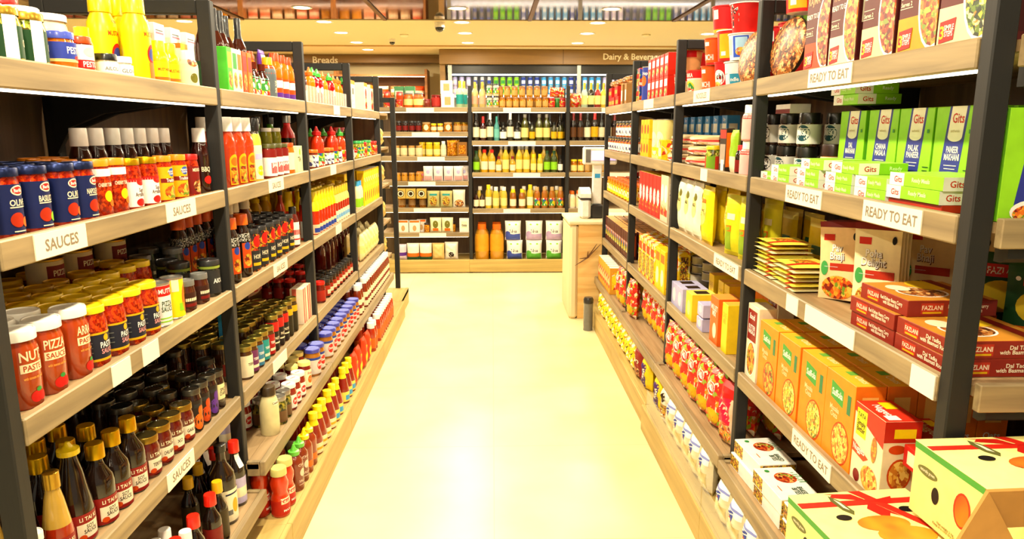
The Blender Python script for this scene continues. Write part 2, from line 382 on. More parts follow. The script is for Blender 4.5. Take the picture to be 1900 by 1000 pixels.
def pouch(desc, w=.11, T=.035, h=.16, col='yellow', dec=(), bands=(), name='food_pouch', lean=0, cat='packet', wr=.0015, seed=1):
    """pillow bag standing on its lower edge; bands = [(v0,v1,colour)] fractions of the height"""
    rnd = random.Random(seed); ph = [rnd.uniform(0, 6) for _ in range(4)]
    def th(u, v):      # u,v in -1..1
        t = (1 - abs(u) ** 2.6) ** .6 * (1 - abs(v) ** 4) ** .7
        return T / 2 * t + wr * math.sin(5 * u + ph[0]) * math.sin(7 * v + ph[1]) * t + wr * .6 * math.sin(11 * v + 6 * u + ph[2]) * t
    def P(u, v, sgn, l=0):
        x = u * w / 2 * (1 - .05 * (1 - v * v)); z = (v + 1) / 2 * h
        return (x, sgn * (th(u, v) + .0004 + l), z)
    NU, NV = 10, 14; a = MB()
    for sgn in (-1, 1):
        for j in range(NV):
            v0, v1 = -1 + 2 * j / NV, -1 + 2 * (j + 1) / NV; c = col
            for b0, b1, cc in bands:
                if b0 <= (j + .5) / NV <= b1: c = cc
            vs = [P(-1 + 2 * i / NU, v, sgn) for v in (v0, v1) for i in range(NU + 1)]
            fs = [(i, i + 1, NU + 2 + i, NU + 1 + i) for i in range(NU)]
            if sgn > 0: fs = [f[::-1] for f in fs]
            a.add(vs, fs, c, True)
    def mp(u, v, l): return P(max(-.98, min(.98, u / (w / 2))), max(-1, min(1, v / h * 2 - 1)), -1, l)
    mp.curved = 2
    if dec: a.art(mp, dec, .0008)
    return Kind(name, cat, desc, w, T, h, [(name, a.mesh(name), -1)])
def cup(desc, r0=.032, r1=.042, h=.1, col='red', lid='white', dec=(), bands=(), name='noodle_cup'):
    a = MB(); P = [(.0001, 0, 'white'), (r0, 0, 'white')]; zs = sorted(set([.001] + [b * h for b, _ in bands] + [h - .004])); 
    def rf(z): return r0 + (r1 - r0) * z / h
    cs = dict((round(b * h, 5), c) for b, c in bands)
    for z in zs[1:]: P.append((rf(z), z, cs.get(round(z, 5), col)))
    P += [(r1 * 1.05, h - .004, lid), (r1 * 1.05, h, lid)]
    a.lathe(P, 24)
    b = MB(); b.lathe([(r1 * 1.04, h + .0002, lid), (r1 * .9, h + .0008, lid), (.0001, h + .0008, lid)], 24)
    parts = [(name, a.mesh(name), -1), ('lid', b.mesh('lid'), 0)]
    if dec: c = MB(); c.art(m_cyl(rf), dec); parts.append(('label', c.mesh('label'), 0))
    return Kind(name, 'cup', desc, 2.1 * r1, 2.1 * r1, h, parts)
ORD = ['', 'first', 'second', 'third', 'fourth', 'fifth', 'sixth', 'seventh', 'eighth', 'ninth', 'tenth', 'eleventh', 'twelfth', 'thirteenth', 'fourteenth', 'fifteenth', 'sixteenth', 'seventeenth', 'eighteenth', 'nineteenth', 'twentieth',
       'twenty-first', 'twenty-second', 'twenty-third', 'twenty-fourth', 'twenty-fifth', 'twenty-sixth', 'twenty-seventh', 'twenty-eighth', 'twenty-ninth', 'thirtieth'] + [t + '-' + u for t in ('thirty', 'forty', 'fifty', 'sixty') for u in ('first', 'second', 'third', 'fourth', 'fifth', 'sixth', 'seventh', 'eighth', 'ninth', 'tenth')]
COUNT = {}; PENDING = []; TAKEN = {}; SKIP = [0]
ROUND = ('jar', 'bottle', 'can', 'cup')
def foot(k, sc, hh, rz, z, lean=0):
    rnd_ = k.cat in ROUND; lean = 0; tol = .97 if k.cat == 'packet' else 1
    if rnd_: return ('c', max(k.w, k.d) * sc / 2 + .0006, 0, z, z + k.h * hh)
    c, s_ = abs(math.cos(rz)), abs(math.sin(rz)); w, d = k.w * sc * (1.0 if tol < 1 else 1), k.d * sc * tol
    return ('b', (w * c + d * s_) / 2 + .0006, (w * s_ + d * c) / 2 + .0006, z, z + k.h * hh)
def clash(a, ax, ay, b, bx, by):
    if a[4] <= b[3] + .0003 or b[4] <= a[3] + .0003: return False
    dx, dy = abs(ax - bx), abs(ay - by)
    if a[0] == 'c' and b[0] == 'c': return dx * dx + dy * dy < (a[1] + b[1]) ** 2
    if a[0] == 'b' and b[0] == 'b': return dx < a[1] + b[1] and dy < a[2] + b[2]
    if a[0] == 'c': a, b = b, a
    ex, ey = max(dx - a[1], 0), max(dy - a[2], 0)
    return ex * ex + ey * ey < b[1] ** 2
OFFS = sorted([(dx, dy) for dx in (0, .006, .012, .02, .03, .042, .056, .07) for dy in (0, .005, -.005, .01, -.01, .016, -.016, .024, -.024, .034, -.034)], key=lambda q: q[0] + 1.3 * abs(q[1]))
def fit_in(key, f, x, y, sx, sy_=0, lim=None):
    """first free spot near (x, y) on this shelf; sx, sy_ = direction of the shelf's depth"""
    L = TAKEN.setdefault(key, [])
    for dx, dy in OFFS:
        X, Y = (x + sx * dx, y + dy) if sx else (x + dy, y + sy_ * dx)
        if lim and not (lim[0] <= X - f[1] and X + f[1] <= lim[1] and lim[2] <= Y - (f[2] or f[1]) and Y + (f[2] or f[1]) <= lim[3]): continue
        if not any(clash(f, X, Y, g, gx, gy) for g, gx, gy in L):
            L.append((f, X, Y)); return X, Y
    SKIP[0] += 1; return None
def slim_desc(d, n):
    t = d.split()
    for w in ('with', 'and', 'tall', 'small', 'large', 'big', 'long', 'narrow', 'slim', 'sauce', 'plain', 'upright', 'bright', 'squeeze', 'side', 'label', 'print', 'pale', 'screw'):
        while len(t) > n and w in t[1:]: t.remove(w)
        if len(t) > n and t[0] == w: t.pop(0)
    return ' '.join(t)
def kname(k):
    d = k.desc.split(' with ')[0].split(' in ')[0].split(' on ')[0].split(' reading ')[0].split(' lying ')[0].split(' of ')[0].replace('-', ' ').split()
    if len(d) > 1 and d[-2] in ('lid', 'cap', 'label', 'print', 'tip', 'red', 'white', 'green', 'large', 'brown', 'golden', 'small'): d = [{'jar': 'glass', 'bottle': 'glass', 'pouch': 'food', 'sachet': 'spice', 'box': 'food', 'cup': 'noodle'}.get(d[-1], 'food'), d[-1]]
    if d[-2:] == ['yellow', 'sachet'] or d[-2:] == ['cream', 'sachet'] or d == ['sachet']: d = ['spice', 'sachet']
    return '_'.join(w for w in d[-2:] if w.isalpha()).lower()
def spawn(k, loc, rz=0, rx=0, scale=(1, 1, 1), ry=0):
    obs = []
    for pn, me, par in k.parts:
        o = bpy.data.objects.new(pn if par >= 0 else kname(k), me); COL.objects.link(o); obs.append(o)
        if par >= 0: o.parent = obs[par]
    r = obs[0]; r.location = loc; r.rotation_mode = 'ZYX' if (rx or ry) else 'XYZ'; r.rotation_euler = (rx, ry, rz); r.scale = scale
    return r
def put_item(k, loc, rz, where, rowi, lay=0, rx=0, scale=(1, 1, 1), lean=0):
    """one product; 'where' names its shelf, rowi 0 = front row; the ordinal is set once all are placed"""
    r = spawn(k, loc, rz, rx, scale); r['category'] = k.cat; r['group'] = '%s, %s' % (k.desc, where)
    PENDING.append((k, r, where, rowi, lay)); return r
ROWN = ['front row', 'second row', 'third row', 'fourth row', 'fifth row', 'sixth row', 'seventh row']
def finish_labels():
    g = {}
    for k, r, where, rowi, lay in PENDING: g.setdefault((k.desc, where, min(rowi, 6), lay), []).append(r)
    rows = {}
    for key in g: rows.setdefault((key[0], key[1]), set()).add(key[2:])
    for (desc, where, rowi, lay), rs in g.items():
        many_rows = len(rows[(desc, where)]) > 1
        if where.startswith(('left', 'mid', 'right')) and 'far' in where: rs.sort(key=lambda o: o.location.x); tail = '%s from left'
        elif where.endswith('end'): rs.sort(key=lambda o: o.location.x); tail = '%s along'
        else: rs.sort(key=lambda o: o.location.y); tail = '%s from near'
        for i, r in enumerate(rs):
            s = ''
            if many_rows: s += ', ' + (ROWN[rowi] if not lay else ('upper tier' if lay == 1 else 'top tier') + ('' if rowi == 0 else ' ' + ORD[rowi + 1] + ' row'))
            if len(rs) > 1: s += ', ' + tail % ORD[i + 1]
            r['label'] = '%s, %s%s' % (slim_desc(desc, 16 - len((where + s).split())), where, s)
# ---------------------------------------------------------------- the room
ROOM_X0, ROOM_X1, ROOM_Y1 = -7.0, 6.5, 12.0
def struct(name, mb): return tag(mb.build(name), kind='structure')
a = MB(); a.box(ROOM_X0, -3, -.05, ROOM_X1, ROOM_Y1 + .2, 0, 'floortile'); struct('floor', a)
a = MB(); a.box(ROOM_X0, 8.05, CEIL, ROOM_X1, ROOM_Y1 + .2, CEIL + .12, 'ceilpaint'); a.box(ROOM_X0, 8.03, CEIL - .006, ROOM_X1, 8.07, CEIL, 'ceilpaint')
a.box(ROOM_X0, 10.42, CEIL - .016, ROOM_X1, 10.47, CEIL, 'tan'); struct('ceiling', a)
JX = [-7.0, -5.75, -4.2, -2.65, -1.14, .41, 1.97, 3.5, 5.05, 6.5]
a = MB(); a.box(ROOM_X0, -3, CEIL, ROOM_X1, 8.03, CEIL + .03, 'mirror'); o = struct('ceiling_mirror', a)
for i, x in enumerate(JX[1:-1]):
    b = MB(); b.box(x - .022, -3, CEIL - .012, x + .022, 8.03, CEIL, 'trimbrown', .003); struct('trim_%d' % (i + 1), b)
a = MB(); a.box(ROOM_X0, ROOM_Y1, 0, ROOM_X1, ROOM_Y1 + .1, CEIL, 'wallcream'); struct('wall_far', a)
a = MB(); a.box(ROOM_X0 - .1, -3, 0, ROOM_X0, ROOM_Y1, CEIL, 'wallcream'); struct('wall_left', a)
a = MB(); a.box(ROOM_X1, -3, 0, ROOM_X1 + .1, ROOM_Y1, CEIL, 'wallcream'); struct('wall_right', a)
a = MB(); a.box(ROOM_X0, 11.93, .0, -.8, 12, .1, 'trimbrown', .004); struct('baseboard_far', a)
# breads department header and shelving on the far wall
h0 = onY(600, 118, 11.9).z; h1 = onY(600, 98, 11.9).z
a = MB(); a.box(-6.9, 11.72, h0, -.8, 11.95, CEIL - .002, 'headwood', .004)
o = a.build('department_header'); tag(o, 'brown wooden header board reading Breads on the far left wall', 'sign board')
def letters(s, x, y, z, h, c, parent, rotz=0, depth=.008, axis='front'):
    vs, fs, w, hh = text_geo(s); k = h / .72; m = MB()
    n = len(vs); V = [(p[0] * k, -depth, p[1] * k) for p in vs] + [(p[0] * k, 0, p[1] * k) for p in vs]
    m.add(V, [f for f in fs] + [tuple(i + n for i in f[::-1]) for f in fs], c)
    # side walls along boundary edges
    from collections import Counter
    ec = Counter()
    for f in fs:
        for i in range(len(f)): ec[(f[i], f[(i + 1) % len(f)])] += 1
    m.add(V, [(e[1], e[0], e[0] + n, e[1] + n) for e in ec if (e[1], e[0]) not in ec], c)
    o = m.build('lettering', parent); o.location = (x, y, z); return o
p = onY(603, 111, 11.7); letters('Breads', p.x, 11.72, p.z, .105, ('P', 'cream'), o)
PX2 = 11.9
def bread_unit(x0, x1, idx, lab):
    r = empty('bakery_shelving', ((x0 + x1) / 2, 11.7, 0)); tag(r, lab, 'shelving', 'bakery shelving on the far left wall')
    w = (x1 - x0) / 2 - .0205
    m = MB(); m.box(-w, .18, .1, w, .2, 2.35, 'breadwood'); m.build('back_panel', r)
    for s in (-1, 1):
        m = MB(); m.box(s * w - .02, -.25, 0, s * w + .02, .2, 2.4, 'breadwood', .003); m.build('side_panel', r)
    for z in (.35, .8, 1.2, 1.6, 1.98, 2.32):
        m = MB(); m.box(-w + .02, -.25, z - .03, w - .02, .18, z, 'breadwood', .003); m.box(-w + .02, -.24, z - .038, w - .02, -.22, z - .03, 'ledstrip'); m.build('shelf', r)
    return r
BU = [(-6.6, -5.2), (-5.2, -3.8), (-3.8, -2.4), (-2.4, -1.0)]
for i, (x0, x1) in enumerate(BU): bread_unit(x0, x1, i, 'tall brown bakery shelving, %s section along the far wall from the left' % ORD[i + 1])
loafK = [pouch('%s' % d, .16, .1, .17, c, bands=bd, name='bread_loaf', seed=i, dec=dc, cat='bread') for i, (d, c, bd, dc) in enumerate([
    ('brown wrapped bread loaf', 'brownfood', [(.4, .7, 'cream')], ()), ('orange wrapped bread loaf', 'dorange', [(.3, .6, 'cream')], ()), ('golden bread loaf', 'honeyc', [], ()), ('white wrapped bread loaf', 'cream', [(.3, .7, 'dorange')], ())])]
for bi, (x0, x1) in enumerate(BU):
    for z in (1.2, 1.6, 1.98):
        for j in range(7):
            k = loafK[(bi * 3 + j // 2 + int(z * 5)) % 4]; put_item(k, (x0 + .13 + j * .188, 11.62, z + .002), random.uniform(-.15, .15), ORD[bi + 1] + ' bakery section, ' + {1.2: 'low', 1.6: 'middle', 1.98: 'high'}[z] + ' far', 0)
# ---------------------------------------------------------------- dairy cooler behind the back shelves
FX0, FX1, FY = -.72, 5.6, 11.0
zt = onY(900, 120, FY).z; ztop = onY(900, 93, FY).z
r = empty('dairy_cooler', ((FX0 + FX1) / 2, FY, 0)); tag(r, 'long open black dairy cooler with white lit interior behind the back shelves', 'cooler')
def rb(name, x0, y0, z0, x1, y1, z1, c, par=r, ch=.003, ox=None):
    m = MB(); cx = (FX0 + FX1) / 2; m.box(x0 - cx, y0 - FY, z0, x1 - cx, y1 - FY, z1, c, ch); return m.build(name, par)
rb('plinth', FX0, FY, 0, FX1, FY + .9, .35, 'blackpaint'); rb('back_panel', FX0 + .03, FY + .62, .35, FX1, FY + .66, zt - .001, 'white')
rb('canopy', FX0 + .05, FY - .02, onY(900, 137, FY).z, FX1, FY + .6, zt - .001, 'blackpaint'); rb('light_strip', FX0 + .1, FY + .02, onY(900, 139, FY).z - .005, FX1, FY + .06, onY(900, 137, FY).z - .001, 'fridgeglow')
rb('side_panel', FX0 - .05, FY - .03, 0, FX0 + .03, FY + .9, zt - .001, 'headwood')
for x in (-.62, 1.30, 3.26, 5.2): rb('door_frame', x - .03, FY - .05, .36, x + .03, FY - .01, onY(900, 121, FY).z, ('M', 'silver'))
CZ = (2.0, 1.66, 1.3, .95)
for z in CZ: rb('shelf', FX0 + .05, FY + .1, z - .025, FX1, FY + .61, z, 'white'); rb('shelf_light', FX0 + .05, FY + .1, z - .04, FX1, FY + .12, z - .026, 'fridgeglow', ch=0)
hd = MB(); hd.box(FX0 - .05, FY - .12, zt, FX1, FY + .02, ztop, 'headwood', .004); hd.box(1.05, FY - .121, zt, 1.056, FY - .119, ztop, 'dbrown')
o = hd.build('department_header'); tag(o, 'brown wooden header board reading Dairy and Beverages over the cooler', 'sign board')
p = onY(1176, 107, FY - .12); letters('Dairy & Beverages', p.x, FY - .121, p.z, .088, ('P', 'cream'), o)
cans = [('white and blue milk carton', 'white', 'blue', 'box'), ('lime green drink can', 'lime', 'green', 'can'), ('dark blue drink can', 'blue', 'white', 'can'), ('light blue drink can', 'lblue', 'white', 'can'),
        ('silver drink can', ('M', 'silver'), 'blue', 'can'), ('red drink can', 'red', 'white', 'can'), ('lilac yoghurt tub', 'lilac', 'white', 'can'), ('cream yoghurt tub', 'cream', 'lime', 'can')]
CK = []
for d, c1, c2, t in cans:
    if t == 'can': CK.append(can(d, .036, .13, c1, dec=[('r', -.03, .03, .03, .08, c2)], name='drink_can'))
    else: CK.append(box(d, .075, .07, .2, c1, front=[('r', -.03, .05, .03, .12, c2)], name='milk_carton', cat='carton'))
seq = [[6, 6, 6, 4, 4, 4, 1, 1, 1, 1, 2, 2, 2, 3, 3, 3, 3, 2, 2, 3, 3, 3], [5, 5, 5, 0, 0, 4, 4, 4, 2, 2, 5, 5, 7, 7, 1, 1, 3, 3, 2, 2], [0, 0, 7, 7, 6, 6, 3, 3, 1, 1], [7, 7, 5, 5, 2, 2]]
for zi, z in enumerate(CZ[:3]):
    for j in range(58):
        x = FX0 + .16 + j * .098 * 1.06
        if x > FX1 - .1: break
        k = CK[seq[zi][(j // 1) % len(seq[zi])]] if zi == 0 else CK[seq[zi][(j // 2) % len(seq[zi])]]
        put_item(k, (x, FY + .17, z + .001), 0, ('top', 'second', 'third')[zi] + ' cooler shelf far', 0)
        if zi == 0 and k.name == 'drink_can': put_item(k, (x, FY + .17, z + .133), 0, 'top cooler shelf far', 0, lay=1)
# ---------------------------------------------------------------- downlights, detectors, camera domes
def downlight(x, y, i):
    m = MB(); m.lathe([(.075, 0, ('P', 'white')), (.098, -.004, ('P', 'white')), (.1, 0, ('P', 'white'))], 24)
    o = m.build('downlight', loc=(x, y, CEIL - .001))
    b = MB(); b.lathe([(.076, -.0015, 'lampface'), (.0001, -.0025, 'lampface')], 24); b.build('lamp_lens', o)
    return o
NX = {-3.33: 'outer left', -1.825: 'left', -.325: 'central', 1.17: 'right', 2.66: 'outer right'}
for x in LAMP_XS:
    ys = [y for y in LAMP_YS if y > 6 and not (y > 10.5 and x > -1)]
    for i, y in enumerate(ys):
        tag(downlight(x, y, i), 'round recessed ceiling downlight, %s line, %s from the far wall' % (NX[x], ORD[len(ys) - i]), 'downlight', 'recessed ceiling downlights')
    for i, y in enumerate([y for y in LAMP_YS if y < 6]):
        if abs(x) > 2 and y < 4: continue
        tag(downlight(x, y, i), 'round ceiling downlight over the aisle, %s line, %s from the camera' % (NX[x], ORD[i + 1]), 'downlight', 'recessed ceiling downlights')
for x, y, l in ((-1.082, 9.257, 'small round smoke detector on the cream ceiling left of centre'), (1.914, 9.175, 'small round smoke detector on the cream ceiling above the dairy sign')):
    m = MB(); m.lathe([(.055, 0, ('P', 'cream')), (.055, -.012, ('P', 'cream')), (.035, -.03, ('P', 'cream')), (.0001, -.032, ('P', 'cream'))], 20); tag(m.build('smoke_detector', loc=(x, y, CEIL - .001)), l, 'smoke detector')
for x, y, s, l in ((-1.292, 9.7, .8, 'small black dome security camera above the Breads sign'), (-.57, 8.2, 1.1, 'black dome security camera hanging at the edge of the mirrored ceiling')):
    m = MB(); m.lathe([(.0001, 0, ('P', 'white')), (.05 * s, 0, ('P', 'white')), (.052 * s, -.05 * s, ('P', 'white')), (.0001, -.05 * s, ('P', 'white'))], 20)
    o = m.build('security_camera', loc=(x, y, CEIL - .001)); b = MB()
    b.lathe([(.044 * s * math.cos(t), -.05 * s - .044 * s * math.sin(t), ('G', 'black')) for t in [i * math.pi / 16 for i in range(8)]] + [(.0001, -.094 * s, ('G', 'black'))], 20); b.build('dome', o); tag(o, l, 'security camera')
# ---------------------------------------------------------------- gondola bays
YL = [1.23, 2.33, 3.40, 4.49, 5.60]; YR = [1.262, 2.367, 3.40, 4.442, 5.484]
ZL = {1: 1.624, 2: 1.307, 3: .978, 4: .611}; ZR = {1: 1.657, 2: 1.343, 3: 1.034, 4: .667}
LIP = .054
def Z5(side, bay): return (.268 if bay == 0 else .368) if side == 'L' else (.338 if bay == 0 else .352)
XF = {('L', r): .86 for r in (1, 2, 3, 4)}; XF.update({('R', r): .8556 for r in (1, 2, 3, 4)}); XF.update({('L', 5): .795, ('L', 6): .7125, ('R', 5): .805, ('R', 6): .765})
def shelf_z(side, row, bay):
    if row <= 4: return (ZL if side == 'L' else ZR)[row] - .008
    if row == 5: return Z5(side, bay) - .008
    return .13
DEPTH = .54
BAYW = ['nearest', 'second', 'third', 'farthest']
def post(par, x0, x1, y0, ztop=1.88):
    m = MB(); m.box(x0, y0 - .0175, 0, x1, y0 + .0175, ztop, 'postmetal', .003); return m.build('post', par)
def make_bay(side, b, y0, y1, signs):
    sg = -1 if side == 'L' else 1
    xf = .86 if side == 'L' else .8556; ztop = 1.885 if side == 'L' else 1.90
    r = empty('shelving_bay'); tag(r, '%s shelving bay on the %s side of the aisle, wooden shelves in a black frame' % (BAYW[b], 'left' if side == 'L' else 'right'), 'shelving', 'shelving bays on the %s side of the aisle' % ('left' if side == 'L' else 'right'))
    def bx(m, xa, ya, za, xb, yb, zb, c, ch=.002, **kw): x0, x1 = sorted((sg * xa, sg * xb)); m.box(x0, ya, za, x1, yb, zb, c, ch, **kw)
    ys = [y0] + ([y1] if b == 3 else [])
    for y in ys:
        for xa, nm in ((xf, 'front_post'), (xf + DEPTH - .04, 'rear_post')):
            m = MB(); bx(m, xa, y - .0175, 0, xa + .042, y + .0175, ztop, 'postmetal', .003); m.build(nm, r)
        m = MB(); bx(m, xf + .042, y - .017, ztop - .042, xf + DEPTH - .04, y + .017, ztop, 'postmetal', .003); m.build('top_rail', r)
    m = MB(); bx(m, xf + DEPTH - .005, y0 + .018, .1, xf + DEPTH + .012, y1 - .018, (ZL if side == 'L' else ZR)[1], 'backwood'); m.build('back_panel', r)
    yy0, yy1 = y0 + .0185, y1 - .0185
    for row in (1, 2, 3, 4, 5):
        z = (ZL if side == 'L' else ZR)[row] if row < 5 else Z5(side, b); xs = XF[(side, row)]
        ya, yb = (yy0, yy1) if row < 5 else (y0 - .0175, y1 - .018 if b < 3 else y1 + .0175)
        m = MB()
        if row == 5:   # the deep lower shelf passes in front of the posts
            bx(m, xs + .018, ya, z - .028, xf - .002, yb, z - .008, 'boardwood', .001); bx(m, xf + .044, yy0, z - .028, xf + DEPTH - .006, yy1, z - .008, 'boardwood', .001); bx(m, xf - .002, yy0, z - .028, xf + .044, yy1, z - .008, 'boardwood', 0)
        else: bx(m, xs + .018, ya, z - .028, xf + DEPTH - .006, yb, z - .008, 'boardwood', .001)
        s = m.build('shelf', r)
        m = MB(); bx(m, xs - .003, ya, z - LIP, xs + .0175, yb, z, 'lipwood', .003)
        if row == 5:
            for e in ((ya, ya + .018), (yb - .018, yb)): bx(m, xs + .0175, e[0], z - LIP, xf - .004, e[1], z, 'lipwood', .002)
        m.build('front_edge', s)
        if row <= 1 or (row == 2 and b == 9):
            m = MB(); bx(m, xs + .0185, ya + .01, z - LIP - .0045, xs + .030, yb - .05, z - LIP + .008, 'ledstrip', 0); m.build('light_strip', s)
        for (rw, ya_, yb_, txt) in signs:
            if rw != row: continue
            m = MB(); yc = (ya_ + yb_) / 2; w = abs(yb_ - ya_); zc = z - LIP / 2
            mp = (lambda u, v, l: (sg * (xs - .0055) + (-sg) * l, yc + (-sg if False else (1 if side == 'L' else -1)) * u, zc + v))
            bx(m, xs - .0055, yc - w / 2, zc - .024, xs - .0031, yc + w / 2, zc + .024, 'signwhite', 0)
            if txt: m.art(mp, [('t', txt, 0, 0, .023, '8a7a66', w * .88)], .0003)
            m.build('shelf_sign', s)
        if row < 5:
            for yb0 in (y1 - .03 - .02, y0 + .03):
                m = MB(); pts = [(xf + DEPTH - .05, z - .03), (xf + .12, z - .03), (xf + .12, z - .045), (xf + .2, z - .06), (xf + .34, z - .08), (xf + .44, z - .12), (xf + DEPTH - .05, z - .2)]
                if row > 1: pts = [(xf + DEPTH - .05, z - .03), (xf + .12, z - .03), (xf + .12, z - .04), (xf + DEPTH - .05, z - .09)]
                pl = [(z_, sg * x_) for x_, z_ in pts]
                m.prism(pl if side == 'L' else pl[::-1], 1, yb0, yb0 + .02, 'bracketmetal'); m.build('bracket', s)
    # deck with kick board
    xk = XF[(side, 6)] - (0 if side == 'L' or b > 1 else .018)
    m = MB(); bx(m, xk + .012, y0 - .0175, .10, xf + DEPTH, y1 - (.018 if b < 3 else -.0175), .13, 'deckwood', .001); s = m.build('deck', r)
    m = MB(); bx(m, xk, y0 - .0175, 0, xk + .02, y1 - (.018 if b < 3 else -.0175), .134, 'deckwood', .003); m.build('kick_board', s)
    return r
def sgn(side, row, px0, px1, txt, bay=0):
    z = shelf_z(side, row, bay); X = (-1 if side == 'L' else 1) * XF[(side, row)]
    return (row, along(px0, X, z - .02), along(px1, X, z - .02), txt)
SG = {('L', 0): [sgn('L', 2, 60, 156, 'SAUCES'), sgn('L', 2, 306, 360, 'SAUCES'), sgn('L', 3, 205, 239, ''), sgn('L', 3, 262, 291, ''), sgn('L', 4, 308, 357, 'SAUCES')],
      ('L', 1): [sgn('L', 2, 497, 524, 'SAUCES'), sgn('L', 3, 506, 531, 'SAUCES'), sgn('L', 4, 505, 530, '')], ('L', 2): [sgn('L', 2, 612, 622, ''), sgn('L', 3, 622, 632, ''), sgn('L', 1, 618, 629, '')], ('L', 3): [],
      ('R', 0): [sgn('R', 1, 1503, 1584, 'READY TO EAT'), sgn('R', 2, 1461, 1527, 'READY TO EAT'), sgn('R', 2, 1605, 1714, 'READY TO EAT'), sgn('R', 3, 1462, 1483, ''), sgn('R', 3, 1497, 1588, ''), sgn('R', 3, 1694, 1738, ''), sgn('R', 4, 1473, 1544, 'READY TO EAT')],
      ('R', 1): [sgn('R', 1, 1289, 1319, 'NOODLES'), sgn('R', 2, 1302, 1314, ''), sgn('R', 3, 1327, 1372, 'READY TO EAT')], ('R', 2): [sgn('R', 1, 1196, 1214, '')], ('R', 3): []}
for b in range(4):
    make_bay('L', b, YL[b], YL[b + 1], SG[('L', b)]); make_bay('R', b, YR[b], YR[b + 1], SG[('R', b)])
# right end unit, facing the camera, turned a quarter round the corner post
r = empty('end_shelving', (.93, 1.28, 0)); tag(r, 'end shelving unit facing the camera beyond the right corner post', 'shelving')
def eb(nm, x0, y0, z0, x1, y1, z1, c, par=r, ch=.002):
    m = MB(); m.box(x0 - .93, y0 - 1.28, z0, x1 - .93, y1 - 1.28, z1, c, ch); return m.build(nm, par)
for row in (1, 2, 3, 4):
    z = ZR[row]; s = eb('shelf', .90, 1.243, z - .028, 1.353, 1.2790, z - .008, 'boardwood', ch=0); eb('front_edge', .90, 1.224, z - LIP, 1.75, 1.2425, z, 'lipwoodx', s)
    eb('side_shelf', 1.412, 1.243, z - .028, 1.75, 1.70, z - .008, 'boardwood', s, 0)
    m = MB(); m.prism([(1.278 - 1.28, z - .03), (1.278 - 1.28, z - .085), (1.262 - 1.28, z - .085), (1.243 - 1.28, z - .075), (1.243 - 1.28, z - .03)], 0, .93 - .93, 1.35 - .93, 'bracketmetal'); m.build('bracket', s)
eb('end_post', 1.76, 1.225, 0, 1.80, 1.26, 1.9, 'postmetal'); eb('end_post', 1.76, 1.68, 0, 1.80, 1.715, 1.9, 'postmetal'); eb('end_panel', 1.41, 1.70, .1, 1.76, 1.715, 1.62, 'backwood'); eb('deck', .9, 1.224, 0, 1.75, 1.243, .13, 'deckwoodx')
# left far end unit with narrow side shelves
r = empty('end_shelving', (-1.1, 5.85, 0)); tag(r, 'narrow end shelving unit past the farthest left bay', 'shelving')
def lb(nm, x0, y0, z0, x1, y1, z1, c, par=r, ch=.002):
    m = MB(); m.box(x0 + 1.1, y0 - 5.85, z0, x1 + 1.1, y1 - 5.85, z1, c, ch); return m.build(nm, par)
lb('end_post', -.85, 6.1, 0, -.81, 6.14, 1.75, 'postmetal'); lb('end_post', -1.4, 6.1, 0, -1.36, 6.14, 1.75, 'postmetal'); lb('back_panel', -1.38, 5.65, .13, -.88, 5.67, 1.72, 'backwood')
lb('top_rail', -1.36, 6.105, 1.71, -.85, 6.135, 1.75, 'postmetal'); dk = lb('deck', -1.4, 5.625, .10, -.74, 6.12, .13, 'deckwood'); lb('kick_board', -.76, 5.622, 0, -.74, 6.12, .132, 'deckwood', dk)
for z in (.45, .75, 1.05, 1.35, 1.62):
    s = lb('shelf', -1.37, 5.68, z - .02, -.87, 6.08, z, 'boardwood'); lb('front_edge', -1.37, 6.08, z - .05, -.87, 6.1, z, 'lipwoodx', s)
# ---------------------------------------------------------------- back wall gondola (facing the camera)
YB = 7.404
def zb(y): return onY(900, y, YB).z
def xb(x, y=350): return onY(x, y, YB).x
BX = [xb(700), xb(873), xb(1052), xb(1230)]
BROW = [[199, 244.5, 290, 336, 385, 431], [199, 261, 320, 387], [199, 261, 320, 387]]
BSIDE = ['left', 'middle', 'right']
for b in range(3):
    x0, x1 = BX[b], BX[b + 1]; r = empty('shelving_bay', ((x0 + x1) / 2, YB, 0)); cx = (x0 + x1) / 2
    tag(r, '%s bay of the shelving across the far end of the aisle' % BSIDE[b], 'shelving', 'shelving bays across the far end of the aisle')
    def bb(nm, xa, ya, za, xb_, yb_, zb_, c, par=r, ch=.002):
        m = MB(); m.box(xa - cx, ya - YB, za, xb_ - cx, yb_ - YB, zb_, c, ch); return m.build(nm, par)
    for x in [x0] + ([x1] if b == 2 else []):
        bb('front_post', x - .0175, YB, 0, x + .0175, YB + .045, 1.92, 'postmetal'); bb('rear_post', x - .0175, YB + .45, 0, x + .0175, YB + .49, 1.92, 'postmetal')
    bb('back_panel', x0 + .018, YB + .45, .13, x1 - .018, YB + .465, zb(199), 'backwood')
    for i, y in enumerate(BROW[b]):
        z = zb(y); s = bb('shelf', x0 + .019, YB + .02, z - .028, x1 - .019, YB + .445, z - .008, 'boardwood'); bb('front_edge', x0 + .019, YB - .003, z - .048, x1 - .019, YB + .0195, z, 'lipwoodx', s)
        bb('light_strip', x0 + .03, YB + .02, z - .053, x1 - .03, YB + .03, z - .044, 'ledstrip', s, 0)
        bb('shelf_sign', cx - .16 + .05 * (i % 3), YB - .006, z - .045, cx + .12 + .05 * (i % 3), YB - .0032, z - .006, 'signwhite', s, 0)
    dk = bb('deck', x0 - .0175, YB - .0, .10, x1 - (.018 if b < 2 else 0), YB + .45, .13, 'deckwoodx'); bb('kick_board', x0 - .0175, YB - .02, 0.012, x1 - (.018 if b < 2 else 0), YB - .001, zb(481), 'deckwoodx', dk)
